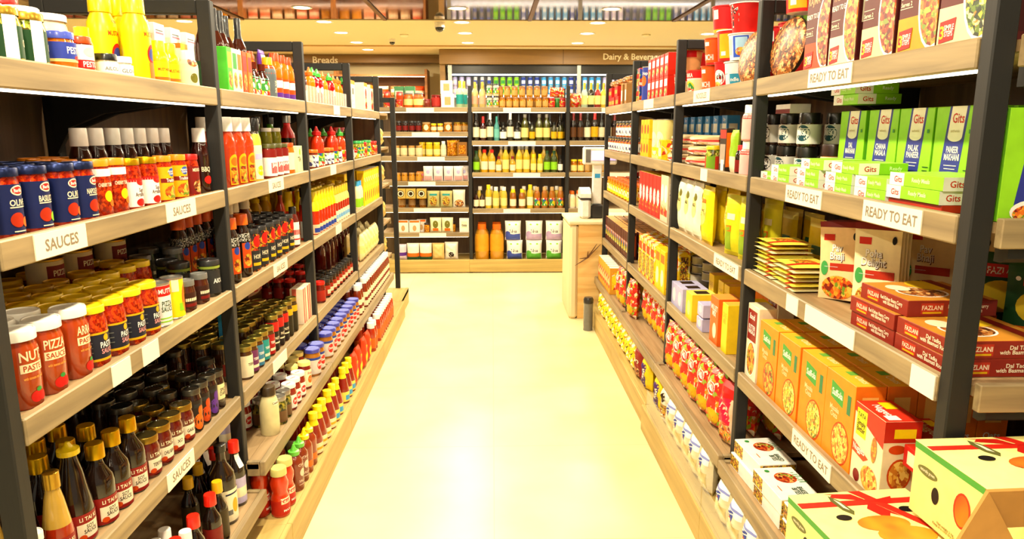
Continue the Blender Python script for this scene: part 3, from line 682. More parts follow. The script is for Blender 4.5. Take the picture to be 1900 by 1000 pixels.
# ---------------------------------------------------------------- weighing counter, scale, cylinder bin
CY0 = 5.53
cx0 = onY(1056, 500, CY0).x; cx1 = 1.32; czt = onY(1070, 410, CY0).z
r = empty('weighing_counter', ((cx0 + cx1) / 2, CY0, 0)); tag(r, 'cream and wood grain weighing counter beside the far right shelving', 'counter')
m = MB(); m.box(cx0 - (cx0 + cx1) / 2 + .07, 0, 0, (cx1 - cx0) / 2, .55, czt - .03, 'counterwood', .004); m.build('body', r)
m = MB(); m.box(-(cx1 - cx0) / 2, -.012, 0, -(cx1 - cx0) / 2 + .0695, .56, czt - .03, 'ceilpaint', .02); m.build('end_panel', r)
m = MB(); m.box(-(cx1 - cx0) / 2 - .01, -.02, czt - .03, (cx1 - cx0) / 2 + .01, .57, czt, 'ceilpaint', .008); m.build('top', r)
p = onY(1106, 412, CY0 + .2)
r = empty('label_scale', (p.x, CY0 + .2, czt)); tag(r, 'white label printing scale with tall pole and blue screen on the counter', 'scale')
pz = lambda y: onY(1106, y, CY0 + .2).z - czt
m = MB(); m.box(-.05, -.05, 0, .05, .05, .11, ('P', 'dgrey'), .01); m.build('base', r)
m = MB(); m.box(-.038, -.02, .11, .038, .03, pz(303), ('P', 'white'), .008); m.art(m_front(-.02), [('t', 'scale', 0, pz(325), .014, 'lblue')][:0] + [('r', -.022, pz(330), .022, pz(322), 'lblue')]); m.build('pole', r)
m = MB(); m.box(-.12, -.045, pz(305), .15, .02, pz(273), ('P', 'white'), .01); s = m.build('display', r)
m = MB(); m.box(-.10, -.049, pz(301), -.062, -.046, pz(277), ('P', 'grey'), 0); m.box(-.055, -.05, pz(297), .14, -.0455, pz(280), 'screen', 0); m.build('screen', s)
m = MB(); m.box(-.14, -.08, 0, -.055, .10, .16, ('P', 'white'), .02); m.prism([(-.08, .163), (-.08, .2), (-.04, .235), (.04, .245), (.1, .21), (.1, .163)], 0, -.14, -.055, ('P', 'white')); m.box(-.142, -.083, .155, -.053, .102, .168, ('P', 'dgrey'), .002); m.build('printer', r)
p = onZ(1098, 612, 0)
m = MB(); m.lathe([(.0001, 0, ('G', 'grey')), (.036, 0, ('G', 'grey')), (.036, .21, ('G', 'grey')), (.038, .212, ('P', 'dgrey')), (.038, .24, ('P', 'dgrey')), (.03, .255, ('P', 'dgrey')), (.0001, .257, ('P', 'dgrey'))], 20)
tag(m.build('canister', loc=(p.x - .03, p.y, 0)), 'grey smoky cylinder canister standing on the floor by the counter', 'canister')
m = MB(); 
for t in range(5):
    an = .5 + t * .55; L = .11 + .02 * (t % 2); m.rod((0, 0, 0), (-L * math.cos(an) , -.004 * t, L * math.sin(an - 1.1)), .006, ('P', 'brown'), 6, .002)
tag(m.build('dried_chilli', loc=(.745, 5.506, .50)), 'dried dark red chilli spray hanging at the end of the right shelf', 'chilli')
# ---------------------------------------------------------------- products on the aisle shelves
SHN = {1: 'top shelf', 2: 'second shelf', 3: 'third shelf', 4: 'fourth shelf', 5: 'low front shelf', 6: 'bottom deck'}
HS = {1: 1.0, 2: 1.06, 3: 1.14, 4: 1.12, 5: 1.12, 6: 1.06}
def P(side, row, k, px, back=0, fan=0, deep=1, lay=0, dz=0, gap=None, n=None, lean=0, yaw=0, jit=.004, fit=False, hs=1.0, rowi=None, dy=0, rx=0, frontgap=.012, sc=1.0):
    """products k of a shelf: px = where along the shelf edge (image columns a,b,n or a list), deep = rows running back"""
    sg = -1 if side == 'L' else 1; xf = XF[(side, row)]; ys = YL if side == 'L' else YR
    frontgap = max(frontgap, .0185 if row < 6 else .0225); X0 = sg * (xf + frontgap + k.d / 2)
    bay0 = 0
    zz = shelf_z(side, row, 1)
    if back >= (.12 if isinstance(px, tuple) else .09): X0 = X0 + sg * back
    if isinstance(px, tuple):
        a, b, n = px; ya = along(a, X0, zz + .02); yb = along(b, X0, zz + .02)
        if n is None: n = max(1, int(abs(yb - ya) / (k.w * sc * 1.03)) + 1)
        Y = [ya + (yb - ya) * i / max(1, n - 1) for i in range(n)]
    else: Y = [along(p, X0, zz + .02) for p in px]
    step = (gap or k.d * 1.03) * sc
    frontgap = max(frontgap, .0185 if row < 6 else .0225)
    out = []
    for j in range(deep):
        for y in Y:
            y = y + dy
            bay = max(0, min(3, sum(1 for q in ys[1:4] if y > q)))
            lo, hi = ys[bay] + .018 + k.w * sc / 2, ys[bay + 1] - .018 - k.w * sc / 2
            if row < 5: y = min(max(y, lo), hi)
            x = sg * (xf + frontgap + k.d * sc / 2 + back + j * step)
            if abs(x) > 1.385 - k.d / 2: continue
            z = shelf_z(side, row, bay) + dz + .0005
            if row == 6: z = .1305 + dz
            hh = hs * (HS[row] if k.h > .06 else 1)
            if row > 1:      # keep clear of the shelf above
                up = shelf_z(side, row - 1, bay) - .024
                av = up - z - (.0235 if row == 6 and (j == 0 and back < .03) else .002)
                if av < k.h * .6: continue
                hh = min(hh, av / k.h)
            rnd_ = k.cat in ('jar', 'bottle', 'can', 'cup')
            rz = (math.pi / 2 if side == 'L' else -math.pi / 2) + yaw + random.uniform(-1, 1) * (.2 if rnd_ else .004) + ((-.38 if side == 'L' else .38) if rnd_ else 0)
            yy = y + (random.uniform(-jit, jit) if not fit else 0)
            b_lo = (ys[bay] + .0185, ys[bay + 1] - .0185)
            lim = (-1.392, -(xf + .0176), *b_lo) if side == 'L' else (xf + .0176, 1.388, *b_lo)
            if row == 5: lim = (lim[0], lim[1], ys[bay] + .0185, ys[bay + 1] - .04)
            if fan: spot = (sg * (xf + frontgap + k.d / 2) - math.sin(rz) * fan * j, y + math.cos(rz) * fan * j); ri = j
            else: spot = fit_in((side, row), foot(k, sc, hh, rz, z, lean), x, yy, sg, 0, lim)
            sc2 = sc
            if spot is None and not fan:
                sc2 = sc * .9; spot = fit_in((side, row), foot(k, sc2, hh, rz, z, lean), x, yy, sg, 0, lim)
            if spot is None: continue
            ri = rowi + j if rowi is not None else int(round(back / max(.06, step))) + j
            where = '%s %s bay, %s' % (BAYW[bay], 'left' if side == 'L' else 'right', SHN[row])
            o = put_item(k, (spot[0], spot[1], z), rz, where, ri, lay, rx=lean, scale=(sc2, sc2, hh)); out.append(o)
    return out
B_, J_ = bottle, jar
def T(s, u, v, h, c, w=None, r=0): return ('t', s, u, v, h, c, w, r)
def R_(u0, v0, u1, v1, c): return ('r', u0, v0, u1, v1, c)
def E_(u, v, a, b, c): return ('e', u, v, a, b, c)
# ======== LEFT, nearest bay, top shelf
k = J_('green pickle jar', .034, .104, 'mixgreen', ('M', 'gold'), ('dgreen', .012, .07), [R_(-.012, .006, .012, .088, 'white'), T('Olives', .04, .04, .014, 'cream', .03)]); P('L', 1, k, [8, 38])
k = J_('small white-label spread jar', .031, .072, ('G', 'dyellow'), ('M', 'silver'), ('white', .006, .045), [R_(-.04, .04, .04, .05, 'lime'), E_(.02, .028, .007, .004, 'red')]); P('L', 1, k, [72])
k = J_('blue-lid pesto jar', .031, .082, ('G', 'orange'), ('P', '3f4fb4'), ('3040a0', .025, .06), [R_(-.05, .02, .05, .026, 'straw'), T('PESTO', .012, .044, .014, 'white', .04), E_(.02, .029, .012, .005, 'red')]); P('L', 1, k, [112], frontgap=.02)
k = J_('orange-lid pesto jar', .026, .08, ('G', 'dorange'), ('P', 'dorange'), ('white', .03, .062), [R_(-.04, .012, .04, .03, 'red'), T('PESTO', .0, .021, .012, 'white', .035), E_(0, .047, .015, .01, 'cream')]); P('L', 1, k, [150], frontgap=.012)
k = J_('large white-lid mayonnaise jar', .04, .132, ('G', 'cream'), ('P', 'white'), ('white', .03, .09), [E_(0, .06, .02, .018, 'straw')], lr=.039); P('L', 1, k, [112, 158], back=.075)
k = J_('tall orange jar', .032, .16, ('G', 'dorange'), ('P', 'red'), ('dorange', .04, .1), [T('HOT', 0, .1, .012, 'white')]); P('L', 1, k, [68], back=.09)
k = B_('yellow green squeeze bottle', 'squeeze', .03, .16, ('P', 'lime'), ('P', 'green'), lab=('yellow', .03, .1)); P('L', 1, k, [40], back=.11); P('L', 1, k, [8], back=.11)
k = B_('slim yellow squeeze bottle', 'slim', .021, .108, ('P', 'yellow'), ('P', 'yellow'), dec=[E_(0, .09, .006, .004, 'green')]); P('L', 1, k, [184], back=.03)
k = J_('small black-lid cream jar', .026, .054, ('G', 'cream'), ('P', 'black'), ('white', .008, .034), [T('AILOLI', 0, .02, .008, 'grey')]); P('L', 1, k, [188])
k = J_('small white-lid cream jar', .026, .054, ('G', 'cream'), ('P', 'white'), ('white', .008, .034), [T('GLOVA', .004, .02, .009, 'grey')]); P('L', 1, k, [226], frontgap=.006)
k = B_('tall yellow mustard squeeze bottle', 'squeeze', .036, .215, ('P', 'ffe70a'), ('P', 'yellow'), 'flip', dec=[E_(.012, .07, .019, .026, 'red'), E_(.012, .07, .014, .016, '2f3f8f'), R_(-.004, .01, .03, .05, 'a86a20'), T('MUSTARD', .01, .12, .012, 'dorange', .045), T('mild', .012, .15, .01, 'b8860b')]); P('L', 1, k, [258], frontgap=.02); P('L', 1, k, [212, 236], frontgap=.075); P('L', 1, k, [240, 268, 222], back=.15)
k = B_('yellow-cap mustard bottle', 'squeeze', .026, .115, ('G', 'mustard'), ('P', 'yellow'), 'flip', lab=('yellow', .01, .06), dec=[T('MUSTARD', 0, .04, .008, 'dorange', .035), R_(-.03, .012, .03, .02, 'orange')]); P('L', 1, k, [296, 318])
k = B_('navy-cap dressing bottle', 'squeeze', .024, .118, ('G', 'mustard'), ('P', 'navy'), 'flip', lab=('white', .006, .05), dec=[R_(-.012, .055, .012, .07, 'white'), T('ITALIAN', 0, .062, .005, 'dgrey'), E_(0, .02, .01, .007, 'pink')]); P('L', 1, k, [335, 300], back=.035)
k = B_('pale olive dressing bottle', 'squeeze', .028, .11, ('G', 'cream'), ('P', 'white'), 'flip', lab=('cream', .006, .07), dec=[E_(0, .03, .012, .014, 'olive'), E_(0, .075, .016, .012, 'brownfood')]); P('L', 1, k, [352], frontgap=.008)
k = box('orange seasoning box', .05, .04, .135, 'orange', [R_(-.025, .115, .025, .135, 'dyellow'), R_(-.02, .07, .02, .1, 'straw'), E_(.006, .03, .009, .016, 'white'), E_(.006, .034, .006, .012, 'teal')], side=[R_(-.02, .03, .02, .12, 'cream')]); P('L', 1, k, [372], frontgap=.006)
k = box('tall white carton with pink print', .078, .05, .235, 'white', [R_(-.03, .2, .03, .206, 'pink'), R_(-.03, .21, .025, .214, 'grey'), R_(-.004, .15, .004, .168, 'dgrey')], side=[R_(-.02, .03, .02, .2, 'cream')], cat='carton', name='drink_carton'); P('L', 1, k, [262, 292, 322, 350], back=.26, fit=True)
# ======== LEFT nearest bay, second shelf
logo = [E_(.012, .083, .016, .009, 'cream'), E_(.012, .083, .013, .0065, 'red'), T('Barilla', .012, .083, .006, 'white', .02)]
def pasta(desc, word): return J_(desc, .0315, .122, 'salsaglass', ('M', '2a3560'), ('141f52', .008, .094), logo + [T(word, .01, .062, .011, 'cream', .036), R_(-.008, .053, .028, .055, 'cream'), E_(.004, .032, .014, .013, 'tomato'), E_(.024, .027, .01, .009, 'lime' if word == 'BASILICO' else 'orange'), R_(-.006, .011, .02, .013, 'cream')], lr=.031)
kb = pasta('navy-lid basil sauce jar', 'BASILICO'); kn = pasta('navy-lid Napoli sauce jar', 'NAPOLETANA'); ko = pasta('navy-lid olive sauce jar', 'OLIVE')
k = B_('dark barbecue bottle with white cap', 'squeeze', .026, .19, ('G', '2a0805'), ('P', 'e6e6e2'), 'flip', dec=[E_(0, .155, .015, .015, 'grey'), E_(0, .155, .013, .013, '2a0805'), R_(-.012, .153, .012, .157, 'silver'), T('BBQ', 0, .155, .009, 'silver', .02), T('BBQ', 0, .07, .014, 'cream', .03), E_(.006, .04, .015, .012, 'red')], capr=.02)
P('L', 2, k, (226, 364, 7), back=.085, rowi=2); P('L', 2, k, [383], back=.01)
P('L', 2, ko, [12, 118]); P('L', 2, kb, [62]); P('L', 2, kn, [152])
P('L', 2, kb, (10, 150, 4), back=.072, deep=3, rowi=1)
k = J_('orange-lid burst tomato jar', .028, .124, 'salsaglass', ('P', 'e88a10'), ('white', .088, .104), [T('CHERRY TOMATO', 0, .07, .008, 'cream', .045), E_(0, .045, .011, .012, 'yellow'), E_(.01, .03, .01, .008, 'orange')]); P('L', 2, k, [184, 216]); P('L', 2, k, [184, 216, 245], back=.065, deep=2, rowi=1)
k = J_('gold-lid tomato puree jar', .027, .12, 'salsaglass', ('M', 'dyellow'), ('white', .008, .07), [R_(-.06, .066, .06, .074, 'red'), E_(.006, .066, .015, .009, 'red'), T('Sugo\nArrabbiata', .004, .042, .01, 'brown', .036), E_(0, .018, .013, .009, 'red')]); P('L', 2, k, [244, 277]); P('L', 2, k, [277], back=.06, deep=2, rowi=1)
k = J_('orange-lid traditional sauce jar', .025, .12, 'salsaglass', ('P', 'e88a10'), ('f0b010', .008, .092), [E_(.004, .078, .013, .011, '2f55b0'), T('American\nGarden', .004, .078, .006, 'white'), R_(-.03, .052, .03, .063, 'dred'), T('Traditional', .002, .058, .009, 'white', .036), E_(0, .028, .022, .017, 'curry')]); P('L', 2, k, [306, 332]); P('L', 2, k, [306, 332], back=.056, deep=2, rowi=1)
k = J_('red-lid pasta sauce jar', .024, .118, 'salsaglass', ('P', 'red'), ('dred', .008, .085), [T('MEXICAN', 0, .075, .009, 'cream', .034), E_(0, .03, .018, .018, 'brownfood')]); P('L', 2, k, [356])
# ======== third shelf: pizza and pasta sauces
def nut(desc, w1, w2): return J_(desc, .036, .136, ('G', 'a83c12'), ('P', 'f2eee2'), None, [T(w1, .006, .092, .017, 'f0dcb0', .046), R_(-.018, .064, .03, .079, 'f0dcb0'), T(w2, .006, .0715, .010, 'a83c12', .042), T('with tomato and basil', .006, .054, .005, 'e8a040', .04), E_(.006, .02, .012, .01, 'red'), E_(.018, .02, .009, .009, 'c81410'), E_(.012, .032, .006, .004, 'green')], neck=.84, lr=.0355, lh=.018)
P('L', 3, nut('tall white-lid nut paste jar', 'NUT', 'PASTE'), [42]); P('L', 3, nut('tall white-lid pizza sauce jar', 'PIZZA', 'SAUCE'), [92]); P('L', 3, nut('tall white-lid arrabbiata jar', 'ARRAB', 'PASTA'), [137]); kx = nut('tall white-lid tomato jar', 'BURNT', 'SAUCE'); P('L', 3, kx, [12])
P('L', 3, kx, (30, 122, 3), back=.077, rowi=1)
k = can('large red and cream pizza can', .045, .165, 'cream', dec=[R_(-.02, .11, .06, .15, 'dred'), E_(.02, .112, .035, .016, 'dred'), T('PIZZA', .02, .132, .014, 'cream', .05), E_(.035, .085, .014, .01, 'red'), E_(.03, .04, .03, .04, 'curry')], rim=('M', 'gold'), top=('M', 'gold')); P('L', 3, k, [95, 150, 212], back=.28, rowi=4)
k = J_('yellow-lid pasta sauce jar', .0365, .122, 'salsaglass', ('P', 'f0c814'), ('1d2030', .014, .068), [R_(-.075, .012, .075, .017, 'dyellow'), R_(-.075, .066, .075, .070, 'dyellow'), E_(.012, .058, .007, .007, 'dyellow'), T('PASTA', .014, .044, .012, 'white', .036), T('SAUCE', .014, .031, .010, 'e89a9a', .034), R_(-.045, .04, -.02, .042, 'grey'), R_(-.045, .05, -.02, .052, 'grey'), R_(-.045, .03, -.02, .032, 'grey')], lh=.014, liddec=[E_(0, 0, .02, .02, 'd8b012')])
P('L', 3, k, (170, 270, 4)); P('L', 3, k, (176, 276, 4), back=.077, rowi=1); P('L', 3, k, (5, 262, 8), back=.155, deep=3, rowi=2)
k = can('red and green pizza sauce can', .032, .106, 'white', dec=[R_(-.09, .075, .09, .1, 'red'), T('MUTTI', 0, .087, .011, 'white', .04), T('PIZZA\nSAUCE', .002, .05, .013, 'dgreen', .036), R_(-.06, .02, .06, .023, 'lime'), R_(-.06, .012, .06, .015, 'lime')]); P('L', 3, k, [295]); 
k = can('yellow corn can', .03, .104, 'yellow', dec=[E_(.012, .05, .014, .035, 'orange'), R_(-.012, .02, .004, .04, 'lime'), R_(-.03, .07, -.01, .1, 'cream')]); P('L', 3, k, [322])
k = J_('small dark-lid antipasti jar', .027, .082, ('G', '4a1c10'), ('P', 'grey'), ('3a1a12', .01, .05), [R_(-.02, .028, .02, .036, 'cream'), R_(-.02, .014, .02, .022, 'dred')]); P('L', 3, k, [347, 372]); P('L', 3, k, [347], back=.07, deep=2, rowi=1)
k = J_('green-ring aioli jar', .033, .104, ('G', '26241a'), ('P', 'dgrey'), ('dgrey', .01, .075), [T('AIOLI', .004, .045, .013, 'white', .04), R_(-.08, .08, .08, .087, '8a9a3a')], lr=.034); P('L', 3, k, [397]); P('L', 3, k, [380, 399], back=.075, deep=1, rowi=1)
k = J_('grey glass antipasti jar', .034, .12, ('G', '3e3c34'), ('P', 'grey'), ('55503f', .02, .075), [R_(-.02, .045, .02, .055, 'cream')]); P('L', 3, k, [275, 308, 336], back=.24, rowi=4); P('L', 3, k, [290, 322], back=.16, rowi=3)
k = B_('black pepper sauce bottle with orange cap', 'fat', .03, .2, ('G', '1d0a04'), ('P', 'f0600c'), 'flip', dec=[R_(-.07, .115, .07, .14, 'peppercap'), R_(-.02, .03, .02, .11, 'dorange'), E_(0, .1, .012, .012, 'blue'), E_(0, .055, .016, .02, 'curry')], capr=.025); kcap = k
P('L', 3, k, (330, 402, 5), back=.17, rowi=3); P('L', 3, k, (345, 402, 3), back=.26, rowi=4)
# ======== fourth shelf: Chinese sauces, black-lid jars
lee = [R_(-.06, .004, .06, .062, '8a1410'), R_(-.026, .012, .026, .042, 'e8dcc0'), T('SOY\nSAUCE', .002, .030, .009, 'dbrown', .03), E_(-.016, .014, .008, .006, 'dorange'), T('LI TAI KI', 0, .052, .008, 'cream', .04)]
k = J_('small white-cap bottle of chutney', .029, .108, ('G', '4a160a'), ('P', 'white'), neck=.62, sh=.03, lr=.022, name='sauce_bottle'); P('L', 4, k, [66])
k = B_('red chilli bottle with gold neck', 'flare', .03, .185, ('G', '9a2408'), ('M', 'gold'), 'screw', neck=('G', 'b8923a'), neckz=.68, dec=lee); P('L', 4, k, [112, 58], back=.0)
k = B_('yellow-nozzle dark sauce bottle', 'flare', .037, .205, ('G', 'soy'), ('P', 'yellow'), 'nozzle', dec=lee); P('L', 4, k, [152], back=.01); P('L', 4, k, [104], back=.06, rowi=1)
k = B_('gold-cap soy sauce bottle', 'hot', .034, .172, ('G', 'soy'), ('M', 'dyellow'), 'flip', dec=lee, capr=.0205); P('L', 4, k, [186, 213, 236]); P('L', 4, k, (120, 232, 4), back=.075, deep=2, rowi=1)
def lkk(w): return J_('gold-rim %s sauce jar' % w.lower(), .0325, .100, ('G', '5e140c'), ('M', 'a8842c'), None, [R_(-.06, .008, .06, .03, '7a120c'), R_(-.026, .016, .026, .046, 'e8dcc0'), T(w, .002, .032, .009, 'dbrown', .034), E_(-.015, .018, .008, .006, 'dorange'), T('LI TAI KI', 0, .056, .008, 'cream', .04)], lidtop=('G', '2c2410'))
P('L', 4, lkk('TERIYAKI'), [264]); P('L', 4, lkk('CHILI BEAN'), [290]); P('L', 4, lkk('XO'), [312]); P('L', 4, lkk('GARLIC'), [332]); P('L', 4, lkk('PLUM'), (232, 330, 5), back=.063, deep=1, rowi=1); P('L', 4, lkk('HOISIN'), (262, 332, 3), back=.126, rowi=2)
cols = [('red', 'chili'), ('orange', 'orange'), ('orange-print', 'dorange'), ('purple', 'purple')]
for (nm, c), px in zip(cols, ([346], [358], [370], [384])):
    k = J_('black-lid jar with %s print' % nm, .0285, .12, ('G', '2a1410'), ('M', '6a665a'), ('241612', .008, .09), [E_(0, .03, .018, .022, c), E_(.008, .06, .01, .014, c), R_(-.014, .07, .014, .08, 'dgrey')], lidtop=('G', '141412')); P('L', 4, k, px)
k = J_('black-lid jar with cream label', .0285, .112, ('G', '2a1410'), ('M', '6a665a'), ('efe0a8', .03, .075), [T('SPICE\nDARK', 0, .052, .011, 'black', .03)], lidtop=('G', '141412')); P('L', 4, k, [398])
k = J_('plain black-lid relish jar', .034, .118, ('G', '241008'), ('M', '6a665a'), None, [E_(0, .04, .015, .02, 'dred')], lidtop=('G', '141412')); P('L', 4, k, (332, 404, 5), back=.066, deep=5, rowi=1); P('L', 4, k, (262, 326, 3), back=.21, deep=2, rowi=3)
k = J_('tall black-lid plum jar', .03, .135, ('G', '2a1016'), ('P', '1c1c1a'), ('2c1018', .01, .1), [T('PLUM', 0, .07, .01, 'cream')]); P('L', 4, k, [418]); 
k = box('narrow light blue box', .04, .04, .22, 'lblue', [T('O', 0, .1, .02, 'white')]); P('L', 4, k, [424], back=.12, rowi=2)
# ======== low front shelf, near bay: soy bottles
k = B_('large black soy bottle with white label', 'wine', .04, .235, ('G', 'soy'), ('P', 'black'), 'screw', lab=('efe4c4', .01, .105), dec=[E_(.012, .055, .012, .022, 'dyellow'), R_(-.02, .09, .03, .095, 'navy'), R_(-.02, .03, .0, .045, 'grey')]); P('L', 5, k, [414], frontgap=.03)
k = B_('red-cap soy bottle', 'hot', .031, .2, ('G', 'soy'), ('P', 'e0200c'), 'flip', capr=.018, dec=[R_(-.05, .01, .05, .09, 'b8b0d8'), R_(-.05, .03, .05, .06, 'cream'), R_(-.012, .12, .012, .16, 'white')]); P('L', 5, k, [448, 436], back=.02); P('L', 5, k, [385, 372, 418], back=.13, rowi=2)
k = B_('dark sauce bottle with bright red cap', 'hot', .028, .16, ('G', 'soy'), ('P', 'e8200c'), 'flip', capr=.018, lab=('dred', .01, .07)); P('L', 5, k, [300, 328, 272], frontgap=.012); P('L', 5, k, [362, 392], back=.0)
k = B_('small bottle with green and white cap', 'hot', .026, .15, ('G', '2a1608'), ('P', 'white'), 'flip', capr=.017, lab=('d8c890', .02, .09), dec=[R_(-.02, .03, .02, .05, 'green'), E_(0, .07, .012, .012, 'dred')], collar=(.84, .9, ('P', 'green'))); P('L', 5, k, [350]); P('L', 5, k, [333, 346], back=.06, rowi=1)
k = B_('bottle with gold cap and white top', 'hot', .026, .17, ('G', 'soy'), ('P', 'dyellow'), 'flip', capr=.016, lab=('3a2c10', .01, .09)); P('L', 5, k, [398], back=.0, frontgap=.02); P('L', 5, k, [352, 376], back=.1, rowi=2)
k = B_('pale sesame dressing bottle', 'fat', .03, .19, ('G', 'b8a860'), ('P', '8a8050'), 'screw', lab=('c8b870', .02, .12)); P('L', 5, k, [464], back=.05, frontgap=.012)
# ======== left second bay, top shelf
def bx2(d, c, c2, px, h=.15, w=.045, back=0, **kw): k = box(d, w, .045, h, c, [R_(-w * .4, h * .55, w * .4, h * .9, c2), E_(0, h * .3, w * .35, h * .18, 'curry')]); P('L', 1, k, px, back=back, **kw)
bx2('lime green tea box', '4fc83a', 'lime', [416]); bx2('white and green box', 'cream', 'green', [425]); bx2('white and orange box', 'cream', 'orange', [433]); bx2('orange and red box', 'dorange', 'red', [441]); bx2('red-topped orange box', 'orange', 'red', [449])
k = B_('tall bottle with black foil neck', 'wine', .031, .30, ('G', '3a1408'), ('P', '1c1c1e'), 'foil', lab=('dgreen', .01, .12), dec=[R_(-.03, .02, .03, .06, 'red'), R_(-.03, .08, .03, .11, 'yellow')]); P('L', 1, k, [416, 424, 431], back=.1, rowi=1); P('L', 1, k, (444, 484, 7), back=.075, rowi=1)
k = B_('short dark bottle with patterned label', 'hot', .028, .13, ('G', '3a1408'), ('G', '5a1a0c'), 'screw', lab=('packmix', .01, .075)); P('L', 1, k, [458, 466, 475, 484])
k = B_('grey-label juice bottle with yellow cap', 'fat', .033, .165, ('G', 'dorange'), ('P', 'dyellow'), 'flip', lab=('5a6468', .01, .13), dec=[T('DRINK', 0, .05, .014, 'cream', .05, 1.57)]); P('L', 1, k, [499], frontgap=.01)
k = pouch('purple snack pouch', .08, .03, .21, 'purple', [R_(-.03, .15, .03, .19, 'white'), E_(0, .07, .025, .03, 'packmix')]); P('L', 1, k, [489, 513], back=.09, rowi=1)
k = B_('orange squash bottle', 'fat', .03, .19, ('G', 'orange'), ('P', 'dorange'), 'flip', lab=('d8480c', .01, .09), dec=[R_(-.02, .05, .02, .08, 'white'), R_(-.03, .01, .03, .03, 'purple')]); P('L', 1, k, [512, 524, 536]); P('L', 1, k, [503, 521], back=.08, rowi=1)
k = B_('dark chilli bottle with orange tip', 'sri', .03, .17, ('G', '4a1a1c'), ('P', 'orange'), 'nozzle', lab=('b8302c', .01, .08), dec=[R_(-.012, .005, .012, .06, 'white')]); P('L', 1, k, [548, 556])
k = box('small white and red box', .05, .04, .05, 'white', [T('Bix', 0, .025, .02, 'red')]); P('L', 1, k, [549], back=.1, dz=0, rowi=2)
# ======== left second bay, second shelf
k = B_('tall ketchup squeeze bottle with white cap', 'squeeze', .034, .225, ('G', 'b8350c'), ('P', 'f2efe6'), 'flip', dec=[E_(0, .175, .014, .014, 'dorange'), E_(0, .175, .012, .012, 'b8350c'), R_(-.022, .01, .022, .085, 'dyellow'), E_(0, .085, .022, .022, 'dyellow'), R_(-.019, .014, .019, .066, 'curry'), E_(0, .084, .016, .014, 'orange')], capr=.027, neck=('G', 'b8350c')); P('L', 2, k, [424, 441, 457]); P('L', 2, k, [430, 448], back=.08, rowi=1)
k = B_('mayo bottle with black patterned cap', 'squeeze', .028, .225, ('P', 'e8c440'), ('P', 'black'), 'flip', capr=.024, lab=('cream', .01, .13), dec=[E_(0, .04, .016, .018, 'yellow'), R_(-.02, .08, .02, .1, 'lilac'), R_(-.06, .17, .06, .2, 'peppercap')]); P('L', 2, k, [475]); P('L', 2, k, [489, 481], back=.03, rowi=1)
k = J_('striped spread jar with dark lid', .03, .13, ('G', '7a1c10'), ('P', '4a4a20'), ('white', .01, .08), [R_(-.02, .02, .02, .06, 'red'), R_(-.06, .08, .06, .11, 'dred'), T('JAM', 0, .05, .014, 'white')]); P('L', 2, k, [501, 513, 524]); 
k = J_('salsa jar with white lid', .026, .12, ('G', '8a8a18'), ('P', 'f2efe6')); P('L', 2, k, [497, 516], back=.09, rowi=1, dz=.075, lay=1); 
k2 = J_('squat salsa jar', .03, .075, ('G', 'dred'), ('P', 'grey'), ('cream', .01, .05)); P('L', 2, k2, [497, 516], back=.09, rowi=1)
k = box('pale lemon tea box', .085, .05, .115, 'e4e6b0', [T('TEA', -.01, .06, .02, 'dbrown'), E_(0, .09, .012, .014, 'lime')], side=[R_(-.02, .01, .02, .1, 'cream')]); P('L', 2, k, [548])
k = J_('orange jar with orange lid', .028, .13, ('G', 'orange'), ('P', 'dorange'), ('cream', .02, .09)); P('L', 2, k, [536])
k = B_('large green cordial bottle', 'oil', .036, .24, ('G', 'soy'), ('P', 'dgrey'), 'screw', neck=('G', '5fae28'), neckz=.45); P('L', 2, k, [481, 505, 534], back=.2, rowi=3)
k = B_('black and red cordial bottle', 'oil', .036, .245, ('G', 'soy'), ('M', 'silver'), 'screw', neck=('P', 'c81410'), neckz=.62); P('L', 2, k, [560], back=.06, rowi=1)
# ======== left second bay, third shelf
k = kcap; P('L', 3, k, [432, 453], frontgap=.008); 
k = B_('brown sauce bottle with white cap', 'fat', .03, .22, ('G', '6a2a10'), ('P', 'e8e4d8'), 'flip', capr=.022); P('L', 3, k, [440, 459, 430], back=.1, rowi=1)
k = J_('tall barbecue sauce jar', .027, .14, 'sauceblur', ('P', 'dgrey'), ('2a2a2c', .008, .07), [T('HOPE', 0, .05, .014, 'cream', .034), R_(-.02, .02, .02, .03, 'mustard'), E_(0, .1, .016, .02, 'red')]); P('L', 3, k, (471, 535, 6)); P('L', 3, k, (475, 545, 7), back=.06, deep=3, rowi=1)
k = B_('white-label hot sauce bottle', 'fat', .026, .16, ('G', '5a1810'), ('G', 'dgrey'), 'screw', lab=('white', .01, .1), dec=[R_(-.02, .05, .02, .07, 'red'), R_(-.02, .03, .02, .035, 'red')]); P('L', 3, k, [546])
k = B_('red and grey striped bottle', 'slim', .025, .22, ('P', 'd0200e'), ('P', 'dgrey'), 'screw', lab=('b8b8b0', .01, .08), dec=[R_(-.05, .15, .05, .18, 'white')], neck=('P', 'b01a0c')); P('L', 3, k, [563], frontgap=.02); 
k = B_('hot sauce bottle with dark screw cap', 'hot', .024, .22, ('G', 'b8300c'), ('P', '2a1410'), 'screw', lab=('cream', .02, .08)); P('L', 3, k, [524, 546], back=.13, rowi=2)
k = B_('yellow-tip mustard bottle', 'sri', .03, .2, ('P', 'd8b010'), ('P', 'yellow'), 'nozzle'); P('L', 3, k, (440, 562, 9), back=.23, deep=2, rowi=4)
